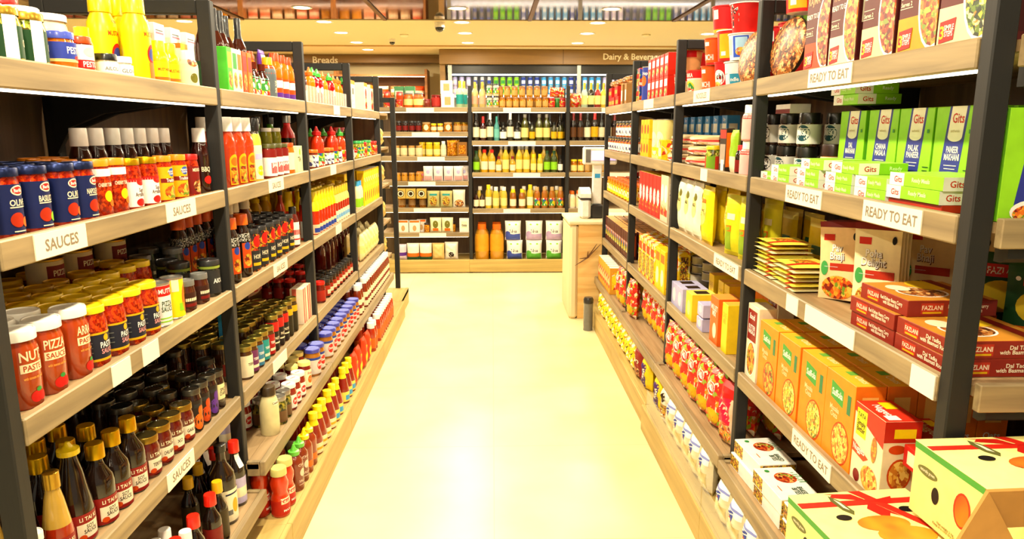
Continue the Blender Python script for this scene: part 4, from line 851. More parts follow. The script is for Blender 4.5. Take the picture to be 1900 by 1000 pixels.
# ======== left second bay, fourth shelf
cs = [('straw', 'dgreen'), ('purple', 'purple'), ('lblue', '2f7fa8'), ('teal', 'teal')]
for i, (nm, c) in enumerate([('white', 'cream'), ('purple', '6a2a5a'), ('blue', '3a7fa0'), ('teal', 'teal'), ('red', 'a81414')]):
    k = J_('gold-lid jar with %s label' % nm, .030, .108, ('G', '4a2a10'), ('M', 'b8a44a'), (c, .008, .08), [T('TERRA', 0, .05, .009, 'white' if i else 'black', .034), R_(-.02, .02, .02, .03, 'cream')], lidtop=('M', '6a6424')); P('L', 4, k, [455 + i * 10.5], fit=True)
k = J_('tall gold-lid jar with red and black label', .027, .135, ('G', '3a1a10'), ('M', 'b8a44a'), ('1c1414', .008, .1), [R_(-.06, .075, .06, .11, 'c81c14'), T('PASTE', 0, .05, .01, 'cream', .03), R_(-.02, .03, .02, .035, 'cream')], lidtop=('M', '6a6424')); P('L', 4, k, [507, 516, 525])
k = J_('tall gold-lid jar with yellow band', .026, .14, ('G', '3a2a10'), ('M', 'b8a44a'), ('2a2414', .008, .1), [R_(-.06, .085, .06, .11, 'dyellow')], lidtop=('M', '6a6424')); P('L', 4, k, [534, 543])
k = J_('gold-lid jar', .0345, .125, ('G', '3a2010'), ('M', 'b8a44a'), None, [R_(-.02, .02, .02, .06, 'dred')], lidtop=('M', '6a6424')); P('L', 4, k, (449, 540, 10), back=.068, deep=4, rowi=1)
k = pouch('red and white netted bag', .13, .07, .1, 'f0c8b0', [R_(-.05, .02, -.02, .09, 'red'), R_(.0, .01, .03, .09, 'd85040')], bands=[(.3, .42, 'red'), (.6, .72, 'red')], wr=.004); P('L', 4, k, [470, 505, 540], back=.32, rowi=5, dz=.09, lay=1); P('L', 4, k, [480, 520], back=.22, rowi=4, dz=.125, lay=1)
k = box('red and white striped rice cracker box', .07, .06, .15, 'f0dcc0', [R_(-.03, 0, -.015, .15, 'red'), R_(0, 0, .012, .15, 'd83a20')], side=[R_(-.02, 0, .0, .15, 'e06a50')]); P('L', 4, k, [556, 565], frontgap=.015)
k = J_('red-lid preserve jar', .03, .1, ('G', '5a100c'), ('P', 'd81c10'), ('8a1a14', .01, .06), [T('SAUCE', 0, .035, .01, 'white', .03)]); P('L', 4, k, (540, 575, 3), back=.17, deep=3, rowi=3); 
k = J_('brown jar with cream lid', .036, .14, ('G', '7a4a20'), ('P', 'cream'), ('6a4418', .03, .09)); P('L', 4, k, (515, 575, 4), back=.38, rowi=6)
# ======== left bays low front shelf (bay 2 onwards)
k = B_('cream dressing bottle with dark cap', 'fat', .036, .19, ('P', 'd8cc98'), ('P', '3a2c1a'), 'flip', capr=.028, dec=[R_(-.012, .12, .012, .135, 'cream'), T('Caesar', 0, .128, .008, 'dbrown')]); P('L', 5, k, [502], frontgap=.02, hs=.88); 
k = B_('slim black vinegar bottle', 'wine', .022, .22, ('G', 'soy'), ('P', 'black'), 'screw'); P('L', 5, k, [512], back=.11, rowi=1)
k = J_('brown olive jar with bronze lid', .03, .1, 'olives', ('M', 'silver'), ('6a4a2a', .01, .05)); P('L', 5, k, [519, 528], back=.0, frontgap=.012); P('L', 5, k, [516, 526], back=.066, rowi=1)
k = J_('white-lid spread jar with heart', .031, .1, ('G', '8a1c10'), ('P', 'white'), ('white', .01, .06), [E_(0, .035, .014, .014, 'red'), T('Jam', 0, .035, .01, 'white')], liddec=[T('FRESH', 0, 0, .008, 'red', .03)]); P('L', 5, k, [537, 546, 554]); P('L', 5, k, (512, 550, 4), back=.065, deep=2, rowi=1)
k = J_('jar with fruit label and cream lid', .03, .11, ('G', 'dred'), ('P', 'straw'), ('cream', .01, .08), [E_(0, .04, .014, .016, 'orange'), T('Fruit', 0, .065, .01, 'red')]); P('L', 5, k, [557, 565]); P('L', 5, k, (552, 580, 4), back=.065, deep=2, rowi=1)
k = B_('dark green oil bottle', 'wine', .03, .2, ('G', '3a3a10'), ('P', 'black'), 'screw', lab=('dyellow', .02, .08)); P('L', 5, k, [570], back=.02)
k = J_('blue-lid peanut butter jar', .038, .115, ('G', 'a86a20'), ('P', '3a3fae'), ('d8d0c8', .01, .08), [E_(0, .045, .02, .02, 'red'), T('Creamy', 0, .045, .01, 'white', .03), R_(-.07, .07, .07, .08, 'blue')], lidtop=('P', '8a90dc'), lr=.038)
P('L', 5, k, (580, 655, 12)); P('L', 5, k, (578, 652, 12), back=.076, deep=2, rowi=1)
k = B_('white-cap amber bottle', 'fat', .028, .17, ('G', '7a2408'), ('P', 'f6f2ea'), 'flip', capr=.022, lab=('cream', .01, .09), dec=[R_(-.02, .04, .02, .06, 'dred')]); P('L', 5, k, (664, 722, None)); P('L', 5, k, (662, 722, None), back=.06, deep=4, rowi=1)
# ======== bottom deck, left
k = B_('ketchup bottle with waist and green-rim lid', 'waist', .033, .215, ('G', 'c8300c'), ('P', 'c8c070'), 'flip', capr=.029, lab=('b8200e', .01, .075), dec=[R_(-.022, .06, .022, .085, 'cream'), T('OK', 0, .0725, .017, 'red', .034), T('MAX', 0, .03, .01, 'white')]); 
for q in k.parts[1:2]: pass
P('L', 6, k, [504, 516, 527], fit=True, frontgap=.026); P('L', 6, k, [504, 520], back=.075, rowi=1)
k = B_('red and yellow sriracha bottle with green tip', 'sri', .034, .235, ('G', 'c03408'), ('P', '4fae2c'), 'nozzle', dec=[R_(-.06, .05, .06, .13, 'd8480c'), T('HOT', .0, .1, .02, 'dyellow', .04, .5), T('o', 0, .07, .02, 'white')]); P('L', 6, k, [536], frontgap=.02)
k = B_('rooster chilli bottle with green tip', 'sri', .033, .225, ('G', '7a2a10'), ('P', '5fbe3c'), 'nozzle', dec=[T('CHILI', 0, .13, .012, 'e8c8b0', .04), E_(0, .09, .014, .02, 'e8d0b8'), T('SAUCE', 0, .05, .012, 'e8c8b0', .04), R_(-.02, .03, .02, .033, 'e8c8b0')]); P('L', 6, k, [549, 556]); P('L', 6, k, [543, 552], back=.08, rowi=1)
k = B_('chilli bottle with yellow tip', 'sri', .032, .2, ('G', '8a2c08'), ('P', 'f0d00c'), 'nozzle', dec=[R_(-.03, .03, .03, .06, 'orange')]); P('L', 6, k, [566, 571])
k = B_('big ketchup bottle with yellow neck', 'flare', .037, .245, ('G', '8a200a'), ('P', 'yellow'), 'screw', neck=('P', 'f0d00c'), neckz=.78, lab=('e8dcb0', .01, .07), dec=[R_(-.03, .03, .03, .045, 'dyellow')]); P('L', 6, k, [584, 591]); P('L', 6, k, [597, 603, 609], back=.0); P('L', 6, k, (586, 612, 4), back=.09, rowi=1)
k = B_('tomato sauce bottle with yellow cap and blue print', 'flare', .033, .215, ('G', '8a1c0a'), ('P', 'f4da10'), 'screw', neck=('P', 'f4da10'), neckz=.8, lab=('f0d860', .01, .07), dec=[R_(-.02, .02, .02, .05, 'lblue')]); P('L', 6, k, (618, 648, 6)); P('L', 6, k, (615, 650, 6), back=.08, rowi=1)
k = pouch('red and yellow sauce refill pouch', .09, .05, .17, 'd8380c', [E_(0, .06, .025, .03, 'yellow'), T('PP', 0, .12, .02, 'yellow')], seed=3); P('L', 6, k, [656, 664, 674, 681])
k = B_('red sauce bottle with white cap', 'fat', .03, .17, ('G', 'a8280c'), ('P', 'f4f0e8'), 'flip', capr=.024, lab=('d86010', .02, .08)); P('L', 6, k, (689, 722, None)); P('L', 6, k, (687, 724, None), back=.07, rowi=1)
# ======== left third bay
k = B_('red sriracha bottle with green tip', 'sri', .033, .19, ('G', 'a8100c'), ('P', '3fae3c'), 'nozzle', dec=[E_(0, .08, .012, .018, 'lilac')]); P('L', 1, k, [581, 590, 612, 634], frontgap=.03)
k = B_('orange sauce bottle with orange tip', 'sri', .03, .185, ('G', 'e8780c'), ('P', 'f0701a'), 'nozzle'); P('L', 1, k, [575, 600, 620, 628], frontgap=.03)
k = B_('red sauce bottle with black tip', 'sri', .033, .18, ('G', '8a100c'), ('P', '3a3a34'), 'nozzle'); P('L', 1, k, [585, 595, 606], back=.085, rowi=1)
k = B_('green salsa bottle with lime tip', 'sri', .03, .18, ('G', '7ac020'), ('P', '6ad040'), 'nozzle'); P('L', 1, k, [577, 616, 626], back=.09, rowi=1)
m = MB()
for i in range(30):
    y0 = 3.46 + i * .032; m.box(-.872 - .004 * (i % 2), y0, 1.6246, -.868 - .004 * (i % 2), y0 + .031, 1.70, 'acrylic', 0)
tag(m.build('display_guard'), 'clear ribbed acrylic guard before the sriracha bottles on the top shelf', 'shelf guard')
k = J_('orange honey jar with black lid', .03, .1, ('G', 'dyellow'), ('P', 'black')); P('L', 1, k, [642], frontgap=.02)
k = box('cream cereal tin with orange top', .13, .07, .2, 'f2e8c8', [R_(-.065, .175, .065, .2, 'e88a10'), R_(-.03, .05, .03, .09, 'packwhite'), R_(-.03, .11, .03, .15, 'grey')], name='food_tin', cat='tin'); P('L', 1, k, [641, 663], back=.06, rowi=1)
k = box('cream box with red character-free print', .13, .07, .2, 'f2e8c8', [R_(-.065, .175, .065, .2, 'e88a10'), E_(0, .13, .03, .03, 'red'), R_(-.04, .02, .04, .11, 'packred')], name='food_tin', cat='tin'); k.desc = 'cream tin with orange top and red print'; P('L', 1, k, [676, 690], back=.02)
k = box('dark grey upright carton', .08, .3, .2, '2c3238', name='carton', cat='carton'); P('L', 1, k, [699], frontgap=.05)
k = B_('red bottle with red tip in clear top', 'sri', .036, .2, ('G', 'c02c0c'), ('P', 'd8141c'), 'nozzle', lab=('packmix', .01, .07)); P('L', 2, k, [590, 617], frontgap=.015)
k = B_('amber chilli oil bottle with green tip', 'sri', .034, .19, ('G', 'a83408'), ('P', '3f9e3c'), 'nozzle', lab=('packred', .01, .07)); P('L', 2, k, [632, 640]); P('L', 2, k, [606, 628], back=.08, rowi=1)
k = J_('squat sauce jar with printed label', .032, .09, ('G', '7a2410'), ('P', 'orange'), ('packwhite', .01, .065)); P('L', 2, k, [580, 603, 610, 625, 646]); P('L', 2, k, (582, 646, 6), back=.16, rowi=2)
k = J_('red-lid curry paste jar', .036, .1, ('G', 'a8300c'), ('P', 'c81410'), ('packred', .01, .07)); P('L', 2, k, [672, 688, 698]); P('L', 2, k, (664, 700, 5), back=.08, rowi=1); P('L', 2, k, (664, 700, 5), back=.08, rowi=1, dz=.1005, lay=1)
k = J_('green-lid pickle jar', .036, .11, 'mixgreen', ('P', '2f9a4a'), ('packmix', .01, .07)); P('L', 2, k, [662, 667, 680])
k = B_('red sauce bottle with bright yellow cap', 'squeeze', .03, .19, ('G', 'c0280c'), ('P', 'f4dc10'), 'flip', neck=('P', 'f4dc10'), neckz=.56, lab=('f0c8a0', .005, .045), dec=[R_(-.03, .01, .03, .03, 'blue')], capr=.022); P('L', 3, k, (583, 612, 7)); P('L', 3, k, (584, 614, 7), back=.065, deep=3, rowi=1)
k = B_('ketchup bottle with gold cap', 'squeeze', .029, .18, ('G', 'a8200c'), ('P', 'd8b020'), 'flip', neck=('P', 'e8c870'), neckz=.66, lab=('cream', .005, .06), dec=[R_(-.02, .02, .02, .04, 'lblue')]); P('L', 3, k, (617, 646, 8)); P('L', 3, k, (617, 646, 7), back=.065, deep=3, rowi=1)
k = box('white-topped yellow cereal carton', .075, .05, .215, 'yellow', [E_(0, .06, .022, .03, 'orange'), R_(-.03, .11, .03, .17, 'packyellow')], topcol='white', cat='carton', name='cereal_carton', side=[R_(-.02, .02, .02, .2, 'dyellow')]); P('L', 3, k, (672, 703, None)); P('L', 3, k, (640, 703, None), back=.06, deep=5, rowi=1)
k = B_('small blue-cap bottle', 'fat', .03, .16, ('P', 'cream'), ('P', 'lblue'), 'flip', lab=('lime', .01, .06)); P('L', 3, k, [663, 667])
k = B_('dark red wine-like sauce bottle', 'fat', .033, .2, ('G', '5a0c08'), ('P', 'straw'), 'screw', dec=[R_(-.003, .1, .003, .17, 'cream')]); P('L', 4, k, (598, 652, 9), back=.17, deep=2, rowi=2)
k = box('orange tray of snack packs', .15, .1, .05, 'd8780c', [R_(-.06, .01, .06, .04, 'brownfood')], top=[R_(-.06, -.04, .06, .04, 'brownfood')], name='snack_tray', cat='tray'); P('L', 4, k, (606, 645, 6), back=.12, rowi=1, dz=.0); P('L', 4, k, (604, 645, 6), back=.12, rowi=1, dz=.0505, lay=1)
k = J_('black-lid chutney jar with red label', .03, .09, ('G', '3a1008'), ('P', '1c1c1a'), ('9a2410', .01, .06), [R_(-.02, .02, .02, .04, 'cream')]); P('L', 4, k, (603, 655, 11)); P('L', 4, k, (601, 620, 4), back=.062, rowi=1)
k = J_('red-lid pickle jar', .03, .1, ('G', '6a140c'), ('P', 'd81c10'), ('a82414', .01, .06)); P('L', 4, k, [594, 598]); 
k = J_('brown jar in clear tub', .03, .13, ('G', '5a2c10'), ('P', 'cream')); P('L', 4, k, [596, 602], back=.3, rowi=4)
k = pouch('pale yellow pasta pouch', .1, .06, .17, 'ecdca0', bands=[(.3, .6, 'straw')], wr=.004); P('L', 4, k, (670, 704, 10)); P('L', 4, k, (668, 704, 8), back=.075, deep=2, rowi=1)
# ======== RIGHT, nearest bay, top shelf: bowls and ready meals
k = box('x', .15, .04, .215, 'maroon')
def rte(desc, title, fd, low, w=.139):
    dec = [R_(-w / 2, 0, w / 2, .078, low), T(title, -.028, .185, .02, 'd8a070', .07), T('READY TO EAT', -.025, .148, .013, 'white', .085), R_(-.066, .117, -.02, .1185, 'cream'), T('Serves 2', -.044, .106, .009, 'cream', .04), R_(-.066, .097, -.02, .0985, 'cream'),
           E_(.056, .105, .056, .1, 'white'), E_(.056, .105, .05, .093, fd), ('p', [(-.062, .012), (-.018, .016), (-.014, .056), (-.062, .052)], 'red'), T('3', -.054, .032, .024, 'yellow'), T('SIMPLE\nSTEPS', -.033, .034, .011, 'white', .03)]
    dec = [d if d[0] != 'e' else d for d in dec]
    b = MB(); b.box(-w / 2, -.022, 0, w / 2, .022, .215, 'maroon', .0012)
    def mp(u, v, l): return (max(-w / 2, min(w / 2, u)), -.022 - l, max(0, min(.215, v)))
    b.art(mp, dec); b.art(m_right(w / 2), [R_(-.018, .02, .018, .19, '4a1614'), R_(-.012, .1, .012, .16, 'cream')]); b.art(m_left(-w / 2), [R_(-.018, .02, .018, .19, '4a1614')])
    return Kind('ready_meal_box', 'box', desc, w, .044, .215, [('ready_meal_box', b.mesh('ready_meal_box'), -1)])
for px, d, t, f, lo in ((1526, 'maroon rajma meal box with orange base', 'RAJMA', 'redbeans', 'dorange'), (1576, 'maroon dal tadka meal box', 'DAL\nTADKA', 'curry', 'cream'), (1642, 'maroon rajma masala box with cream base', 'RAJMA', 'redbeans', 'f0d8a0'), (1717, 'maroon paneer box with mustard base', 'PANEER', 'curry', 'c8980c'), (1795, 'maroon spinach meal box with cream base', 'PALAK', 'spinach', 'e0d0a8')):
    k = rte(d, t, f, lo); P('R', 1, k, [px], frontgap=.005, jit=0); P('R', 1, k, [px], back=.05, deep=3, rowi=1, jit=0)
kshin = cup('red noodle bowl with black character', .045, .058, .105, 'c8140e', 'white', [T('辛', -.01, .06, .06, 'white', .06), T('辛', -.01, .06, .052, 'black', .055)])
kbl = cup('white and blue noodle bowl', .048, .058, .095, 'e8ecf0', 'white', [R_(.0, .01, .06, .085, '2f55c8'), R_(.01, .03, .055, .08, 'a8d0f0'), E_(.03, .03, .02, .015, 'noodle'), R_(-.05, .02, -.01, .075, 'cream')])
kwh = cup('white and silver noodle bowl', .048, .058, .095, 'dfe2e4', 'white', [R_(-.05, .03, .0, .075, 'f4f1ea'), R_(.01, .01, .05, .05, '2a8fb0'), T('ndle', .03, .03, .014, 'white'), R_(-.04, .05, 0, .052, 'grey')])
kred = cup('plain red noodle cup', .04, .05, .1, 'd2161a', 'red', [R_(-.01, .05, .015, .085, 'white'), R_(-.05, .0, .05, .012, 'dyellow')])
kchi = cup('orange kimchi noodle cup', .032, .042, .105, 'ea5a10', 'dorange', [T('KIMCHI', .004, .03, .022, 'white', .055), R_(-.01, .075, .015, .09, 'white'), R_(-.05, 0, .05, .008, 'red')])
kchi2 = cup('red and white kimchi noodle cup', .032, .042, .105, 'd2141a', 'red', [E_(0, .045, .026, .03, 'white'), T('chi', .004, .05, .022, 'black', .03), E_(-.01, .015, .02, .015, 'noodle')])
knka = cup('red band noodle cup with greens', .034, .044, .105, 'f0d8a8', 'red', [R_(-.08, .07, .08, .1, 'd2161a'), T('TANKA', 0, .083, .018, 'white', .05), E_(0, .03, .03, .028, 'packmix'), R_(-.06, .064, .06, .069, 'white')])
kyel = cup('red and yellow noodle tub', .045, .054, .115, 'c8140e', 'white', [R_(-.01, .01, .05, .1, 'dyellow'), R_(.0, .02, .02, .035, 'white')])
b = MB()
def disc_pack():
    pts = []
    b.lathe([(.0001, -.012, 'dbrown'), (.085, -.012, 'dbrown'), (.092, -.006, 'dbrown'), (.092, .004, 'dbrown'), (.085, .01, 'brownfood'), (.05, .016, 'brownfood'), (.0001, .018, 'brownfood')], 28)
    return Kind('noodle_tray', 'tray', 'round brown flatbread tray on edge', .184, .03, .184, [('noodle_tray', b.mesh('noodle_tray'), -1)])
kd = disc_pack()
for px, by in ((1398, .0), (1430, .0)):
    X = .8556 + .055; y = along(px, X, 1.73)
    y = min(max(y, 2.367 + .11), 9) if px < 1410 else min(y, 2.367 - .116)
    o = put_item(kd, (X + .0, y, 1.6495 + .0925), -.25, '%s right bay, top shelf' % BAYW[1 if px < 1410 else 0], 0); TAKEN.setdefault(('R', 1), []).append((('b', .034, .095, 1.649, 1.84), X, y)); o.rotation_mode = 'XYZ'; o.rotation_euler = (math.radians(0), math.radians(-80), .15)
P('R', 1, kwh, [1489], frontgap=.03, jit=0); P('R', 1, kbl, [1489], frontgap=.03, dz=.0965, lay=1, jit=0); P('R', 1, kyel, [1480], frontgap=.03, dz=.193, lay=2, jit=0)
P('R', 1, kred, [1442, 1460], frontgap=.02, back=.1, rowi=1); P('R', 1, kred, [1442, 1460], frontgap=.02, back=.1, dz=.1015, lay=1, rowi=1); P('R', 1, kwh, [1489, 1520], frontgap=.03, back=.125, rowi=1); P('R', 1, kred, [1430], dz=.0, frontgap=.02)
# second bay cups
P('R', 1, knka, [1267, 1291], jit=0, frontgap=.008); P('R', 1, kchi, [1318], jit=0, frontgap=.008); P('R', 1, kchi2, [1344], jit=0, frontgap=.008); P('R', 1, kwh, [1372], frontgap=.008, jit=0)
kt = cup('tall red and orange noodle tub', .05, .06, .1, 'f0b070', 'red', [R_(-.09, .07, .09, .1, 'd2161a'), E_(0, .035, .035, .03, 'packmix')]); P('R', 1, kt, [1280], dz=.1065, lay=1, jit=0, frontgap=.008)
P('R', 1, kchi, [1322], dz=.1065, lay=1, jit=0, frontgap=.008); P('R', 1, kyel, [1352], dz=.1065, lay=1, jit=0, frontgap=.008)
P('R', 1, kbl, [1377], dz=.0965, lay=1, jit=0, frontgap=.008); P('R', 1, kshin, [1377], dz=.193, lay=2, jit=0, frontgap=.008); P('R', 1, kred, [1338], dz=.2225, lay=2, jit=0, frontgap=.008)
P('R', 1, knka, (1262, 1330, 4), back=.1, rowi=1); P('R', 1, kred, (1262, 1335, 4), back=.1, rowi=1, dz=.1065, lay=1)
# third / fourth bay top shelf
kA = box('red and orange snack box', .075, .05, .11, 'd8240e', [R_(-.03, .06, .03, .095, 'white'), E_(0, .03, .026, .02, 'packmix')]); P('R', 1, kA, (1212, 1243, 5)); P('R', 1, kA, (1212, 1243, 5), dz=.1105, lay=1); P('R', 1, kA, (1205, 1243, 5), back=.055, rowi=1)
kA = can('blue crisps tube', .034, .2, '2f3f9f', dec=[E_(0, .12, .02, .03, 'orange'), T('Crisp', 0, .16, .018, 'white')], name='crisps_tube'); P('R', 1, kA, [1201, 1207])
kA = can('teal crisps tube', .034, .2, '4aa8a0', dec=[E_(0, .12, .02, .03, 'white'), T('2x', 0, .05, .03, 'black')], name='crisps_tube'); P('R', 1, kA, [1195, 1210], back=.07, rowi=1)
kA = box('multicolour biscuit box', .09, .05, .1, 'packmix', [R_(-.035, .04, .035, .07, 'red')]); P('R', 1, kA, [1187, 1192, 1222]); P('R', 1, kA, [1187, 1192, 1222], dz=.1005, lay=1)
kA = box('red boxed noodles', .12, .06, .07, 'c81c14', [R_(-.05, .02, .05, .045, 'e8a030')]); P('R', 1, kA, [1134, 1144, 1152]); P('R', 1, kA, [1136, 1150], dz=.0705, lay=1)
kA = pouch('brown bakery tray pack', .16, .09, .05, 'brownfood', wr=.004); P('R', 1, kA, [1140, 1155, 1168], dz=.1415, lay=2)
kA = box('tan and white carton', .06, .05, .14, 'a87840', [R_(-.02, .03, .02, .1, 'white')]); P('R', 1, kA, [1160, 1167]); 
# ======== RIGHT nearest bay, second shelf
def miso(nm, lidc, seed): return J_('black-lid %s jar' % nm, .036, .1, ('G', '2a1008'), ('P', '171614'), ('e4e2da', .008, .066), [E_(.0, .04, .024, .024, '252524' if seed else '1d4a56'), T('MISO', 0, .042, .017, 'white', .044), R_(-.022, .052, .022, .054, 'white'), R_(-.075, .012, -.04, .06, 'cream')], lh=.03, lr=.033)
km = miso('miso', 0, 1); kt_ = miso('teal miso', 0, 0)
def gits(desc, word, w=.140):
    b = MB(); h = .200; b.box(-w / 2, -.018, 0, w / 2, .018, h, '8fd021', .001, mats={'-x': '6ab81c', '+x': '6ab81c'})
    sk = lambda v: (v - .09) * .12
    dec = [('p', [(-.036 + sk(.03), .03), (.030 + sk(.03), .03), (.030 + sk(h), h), (-.036 + sk(h), h)], '2c3590'), ('p', [(-.028 + sk(.138), .138), (.022 + sk(.138), .138), (.022 + sk(h), h), (-.028 + sk(h), h)], 'f2ead6'), E_(-.003 + sk(.138), .138, .025, .01, 'f2ead6'),
           T('Gits', .010, .176, .02, 'c83018', .04), T('authentic', .003, .15, .006, 'c8b88a'), T(word, .0, .104, .0145, 'white', .052), R_(-.024, .078, .020, .0795, 'white'), R_(-.022, .071, .016, .0725, 'white'), E_(-.005, .018, .045, .022, 'white'), E_(-.005, .014, .04, .018, 'curry'), R_(.05, .145, .058, .153, 'green'), R_(.045, .07, .068, .072, 'dgreen'), R_(.045, .062, .066, .064, 'dgreen')]
    b.art(lambda u, v, l: (max(-w / 2, min(w / 2, u)), -.018 - l, max(0, min(h, v))), dec); b.art(m_right(w / 2), [R_(-.012, .03, .012, .17, '5fb02c'), T(word.replace('\n', ' '), 0, .1, .009, '2f8a35', .11, 1.57)])
    return Kind('green_meal_box', 'box', desc, w, .036, h, [('green_meal_box', b.mesh('green_meal_box'), -1)])
def flat(desc, w, d=.12, h=.027, c='8fd021', word='Ready Meals', wp=.055):
    b = MB(); b.box(-w / 2, -d / 2, 0, w / 2, d / 2, h, c, .0008, mats={'+z': 'a0d838'})
    fd = [R_(w / 2 - wp, 0, w / 2, h, 'f4f1ea'), T('Gits', w / 2 - wp * .45, h * .5, .013, 'c83018', .03), T(word, -.02, h * .5, .009, 'e8f4c0', w * .4)]
    b.art(m_front(-d / 2), [R_(-w / 2, 0, -w / 2 + wp, h, 'f4f1ea'), T('Gits', -w / 2 + wp * .6, h * .5, .013, 'c83018', .03), T(word, .02, h * .5, .009, 'e8f4c0', w * .4)])
    b.art(m_right(w / 2), [R_(-d / 2, 0, -d / 2 + .05, h, 'f4f1ea'), T('Gits', -d / 2 + .028, h * .5, .013, 'c83018', .03), T('Ready', .03, h * .5, .009, 'e8f4c0')]); b.art(m_left(-w / 2), [R_(-.03, 0, .03, h, 'f4f1ea')])
    return Kind('flat_meal_box', 'box', desc, w, d, h, [('flat_meal_box', b.mesh('flat_meal_box'), -1)])
kf = flat('flat lying green meal box', .138); kl = flat('long flat green meal box', .19, .13); ks_ = flat('short flat green meal box', .10, .08)
P('R', 2, ks_, [1437], jit=0, frontgap=.03, fit=True)
for lv, pxs in ((0, [1483, 1537, 1597, 1660]), (1, [1483, 1537, 1597, 1660]), (2, [1544, 1608])): P('R', 2, kf, pxs, jit=0, frontgap=.012 + .004 * lv, dz=.0275 * lv, lay=lv if lv < 2 else 2, fit=True)
kmr = box('thin maroon and green box', .19, .13, .016, 'b02c14', topcol='lime'); P('R', 2, kmr, [1738], frontgap=.004, fit=True); P('R', 2, kl, [1738], dz=.0165, lay=1, frontgap=.012, fit=True); P('R', 2, kl, [1738], dz=.044, lay=2, frontgap=.02, fit=True)
for px, d, wd in ((1584, 'green meal box reading Dal Makhani', 'DAL\nMAKHANI'), (1640, 'green meal box reading Chana Masala', 'CHANA\nMASALA'), (1693, 'green meal box reading Palak Paneer', 'PALAK\nPANEER'), (1772, 'green meal box reading Paneer Makhani', 'PANEER\nMAKHANI')):
    k = gits(d, wd); k.desc = d; P('R', 2, k, [px], frontgap=.158, jit=0, rowi=1); P('R', 2, k, [px], frontgap=.158, back=.04, deep=2, jit=0, rowi=2)
P('R', 2, kf, [1590], dz=.202, lay=2, frontgap=.13, fit=True); P('R', 2, kf, [1594], dz=.2295, lay=2, frontgap=.135, fit=True, rowi=1); P('R', 2, kf, [1588], dz=.257, lay=2, frontgap=.125, fit=True, rowi=2); P('R', 2, kf, [1772], dz=.202, lay=2, frontgap=.13, fit=True)
kw = J_('cream-label jar with dark lid', .033, .085, ('G', 'b8671c'), ('P', '2a1410'), ('d8d0b0', .0, .058), [R_(-.02, .02, .02, .022, 'brown')], lh=.025); P('R', 2, kw, [1524], frontgap=.115, dz=.0, hs=1.3)
kw2 = box('flat white and red box', .12, .07, .03, 'white', [R_(-.06, .0, .06, .014, 'dred')]); P('R', 2, kw2, [1480], dz=.214, lay=2, frontgap=.13, jit=0)
P('R', 2, km, [1430], jit=0, frontgap=.125); P('R', 2, kt_, [1457, 1490], jit=0, frontgap=.125); P('R', 2, km, [1430], dz=.107, lay=1, jit=0, frontgap=.125); P('R', 2, kt_, [1460, 1495], dz=.107, lay=1, jit=0, frontgap=.125)
P('R', 2, kt_, [1432, 1465, 1500, 1532], back=.20, rowi=1); P('R', 2, kt_, [1432, 1465, 1500, 1532], back=.20, dz=.107, lay=1, rowi=1)
# ======== RIGHT nearest bay, third shelf: sachets and maroon rice meal boxes
def put(k, x, y, z, rz, where, ri=0, lay=0, **kw): return put_item(k, (x, y, z), rz, where, ri, lay, **kw)
def faz(desc, side_t, w=.19, d=.20, h=.036):
    b = MB(); b.box(-w / 2, -d / 2, 0, w / 2, d / 2, h, '8a2416', .001, mats={'+z': 'c8862c'})
    b.art(m_top(h), [E_(.015, -.02, .05, .055, 'white'), E_(.015, -.02, .045, .05, 'brownfood'), E_(-.055, .03, .05, .04, 'f0c820'), E_(-.03, -.05, .03, .025, 'cream'), R_(-.11, .055, .11, .08, 'dred')])
    def en(mp, hw): b.art(mp, [R_(-hw * .7, .006, -hw * .7 + .05, .03, 'b83018'), T('FAZLANI', -hw * .7 + .025, .02, .010, 'f4e0c0', .046), R_(-hw * .7 + .004, .007, -hw * .7 + .046, .011, 'dyellow'), T(side_t, hw * .35, .018, .009, 'f4e0c0', hw * .9)])
    en(m_right(w / 2), d / 2); en(m_front(-d / 2), w / 2); en(m_left(-w / 2), d / 2)
    return Kind('maroon_meal_box', 'box', desc, w, d, h, [('maroon_meal_box', b.mesh('maroon_meal_box'), -1)])
kfa = faz('maroon red beans meal box', 'Red Kidney Beans Curry\nwith Basmati Rice'); kfb = faz('maroon Dal Tadka meal box', 'Dal Tadka\nwith Basmati Rice')
zt3 = 1.026 + .0005
def put(k, x, y, z, rz, where, ri=0, lay=0, **kw): return put_item(k, (x, y, z), rz, where, ri, lay, **kw)
W3 = 'nearest right bay, third shelf'
def px_(k, x, y, z, rz, *r): TAKEN.setdefault(('R', 3), []).append((foot(k, 1, 1, rz, z), x, y)); return put(k, x, y, z, rz, W3, *r)
for k, y, lv, dx in ((kfb, 1.385, 0, 0), (kfb, 1.385, 1, .002), (kfa, 1.585, 0, .003), (kfa, 1.585, 1, -.001), (kfa, 1.565, 2, .012)): px_(k, .98 + dx, y, zt3 + .0365 * lv, -math.pi / 2 + .01 * lv, lv)
ky = pouch('yellow masala pouch', .13, .03, .16, 'e8c410', [R_(-.02, .06, .04, .085, '2f6a4a'), E_(.0, .03, .04, .02, 'curry')], bands=[(.88, 1, 'f0e070')]); P('R', 3, ky, (1424, 1500, 5), frontgap=.2, fit=True, yaw=.1, rowi=1)
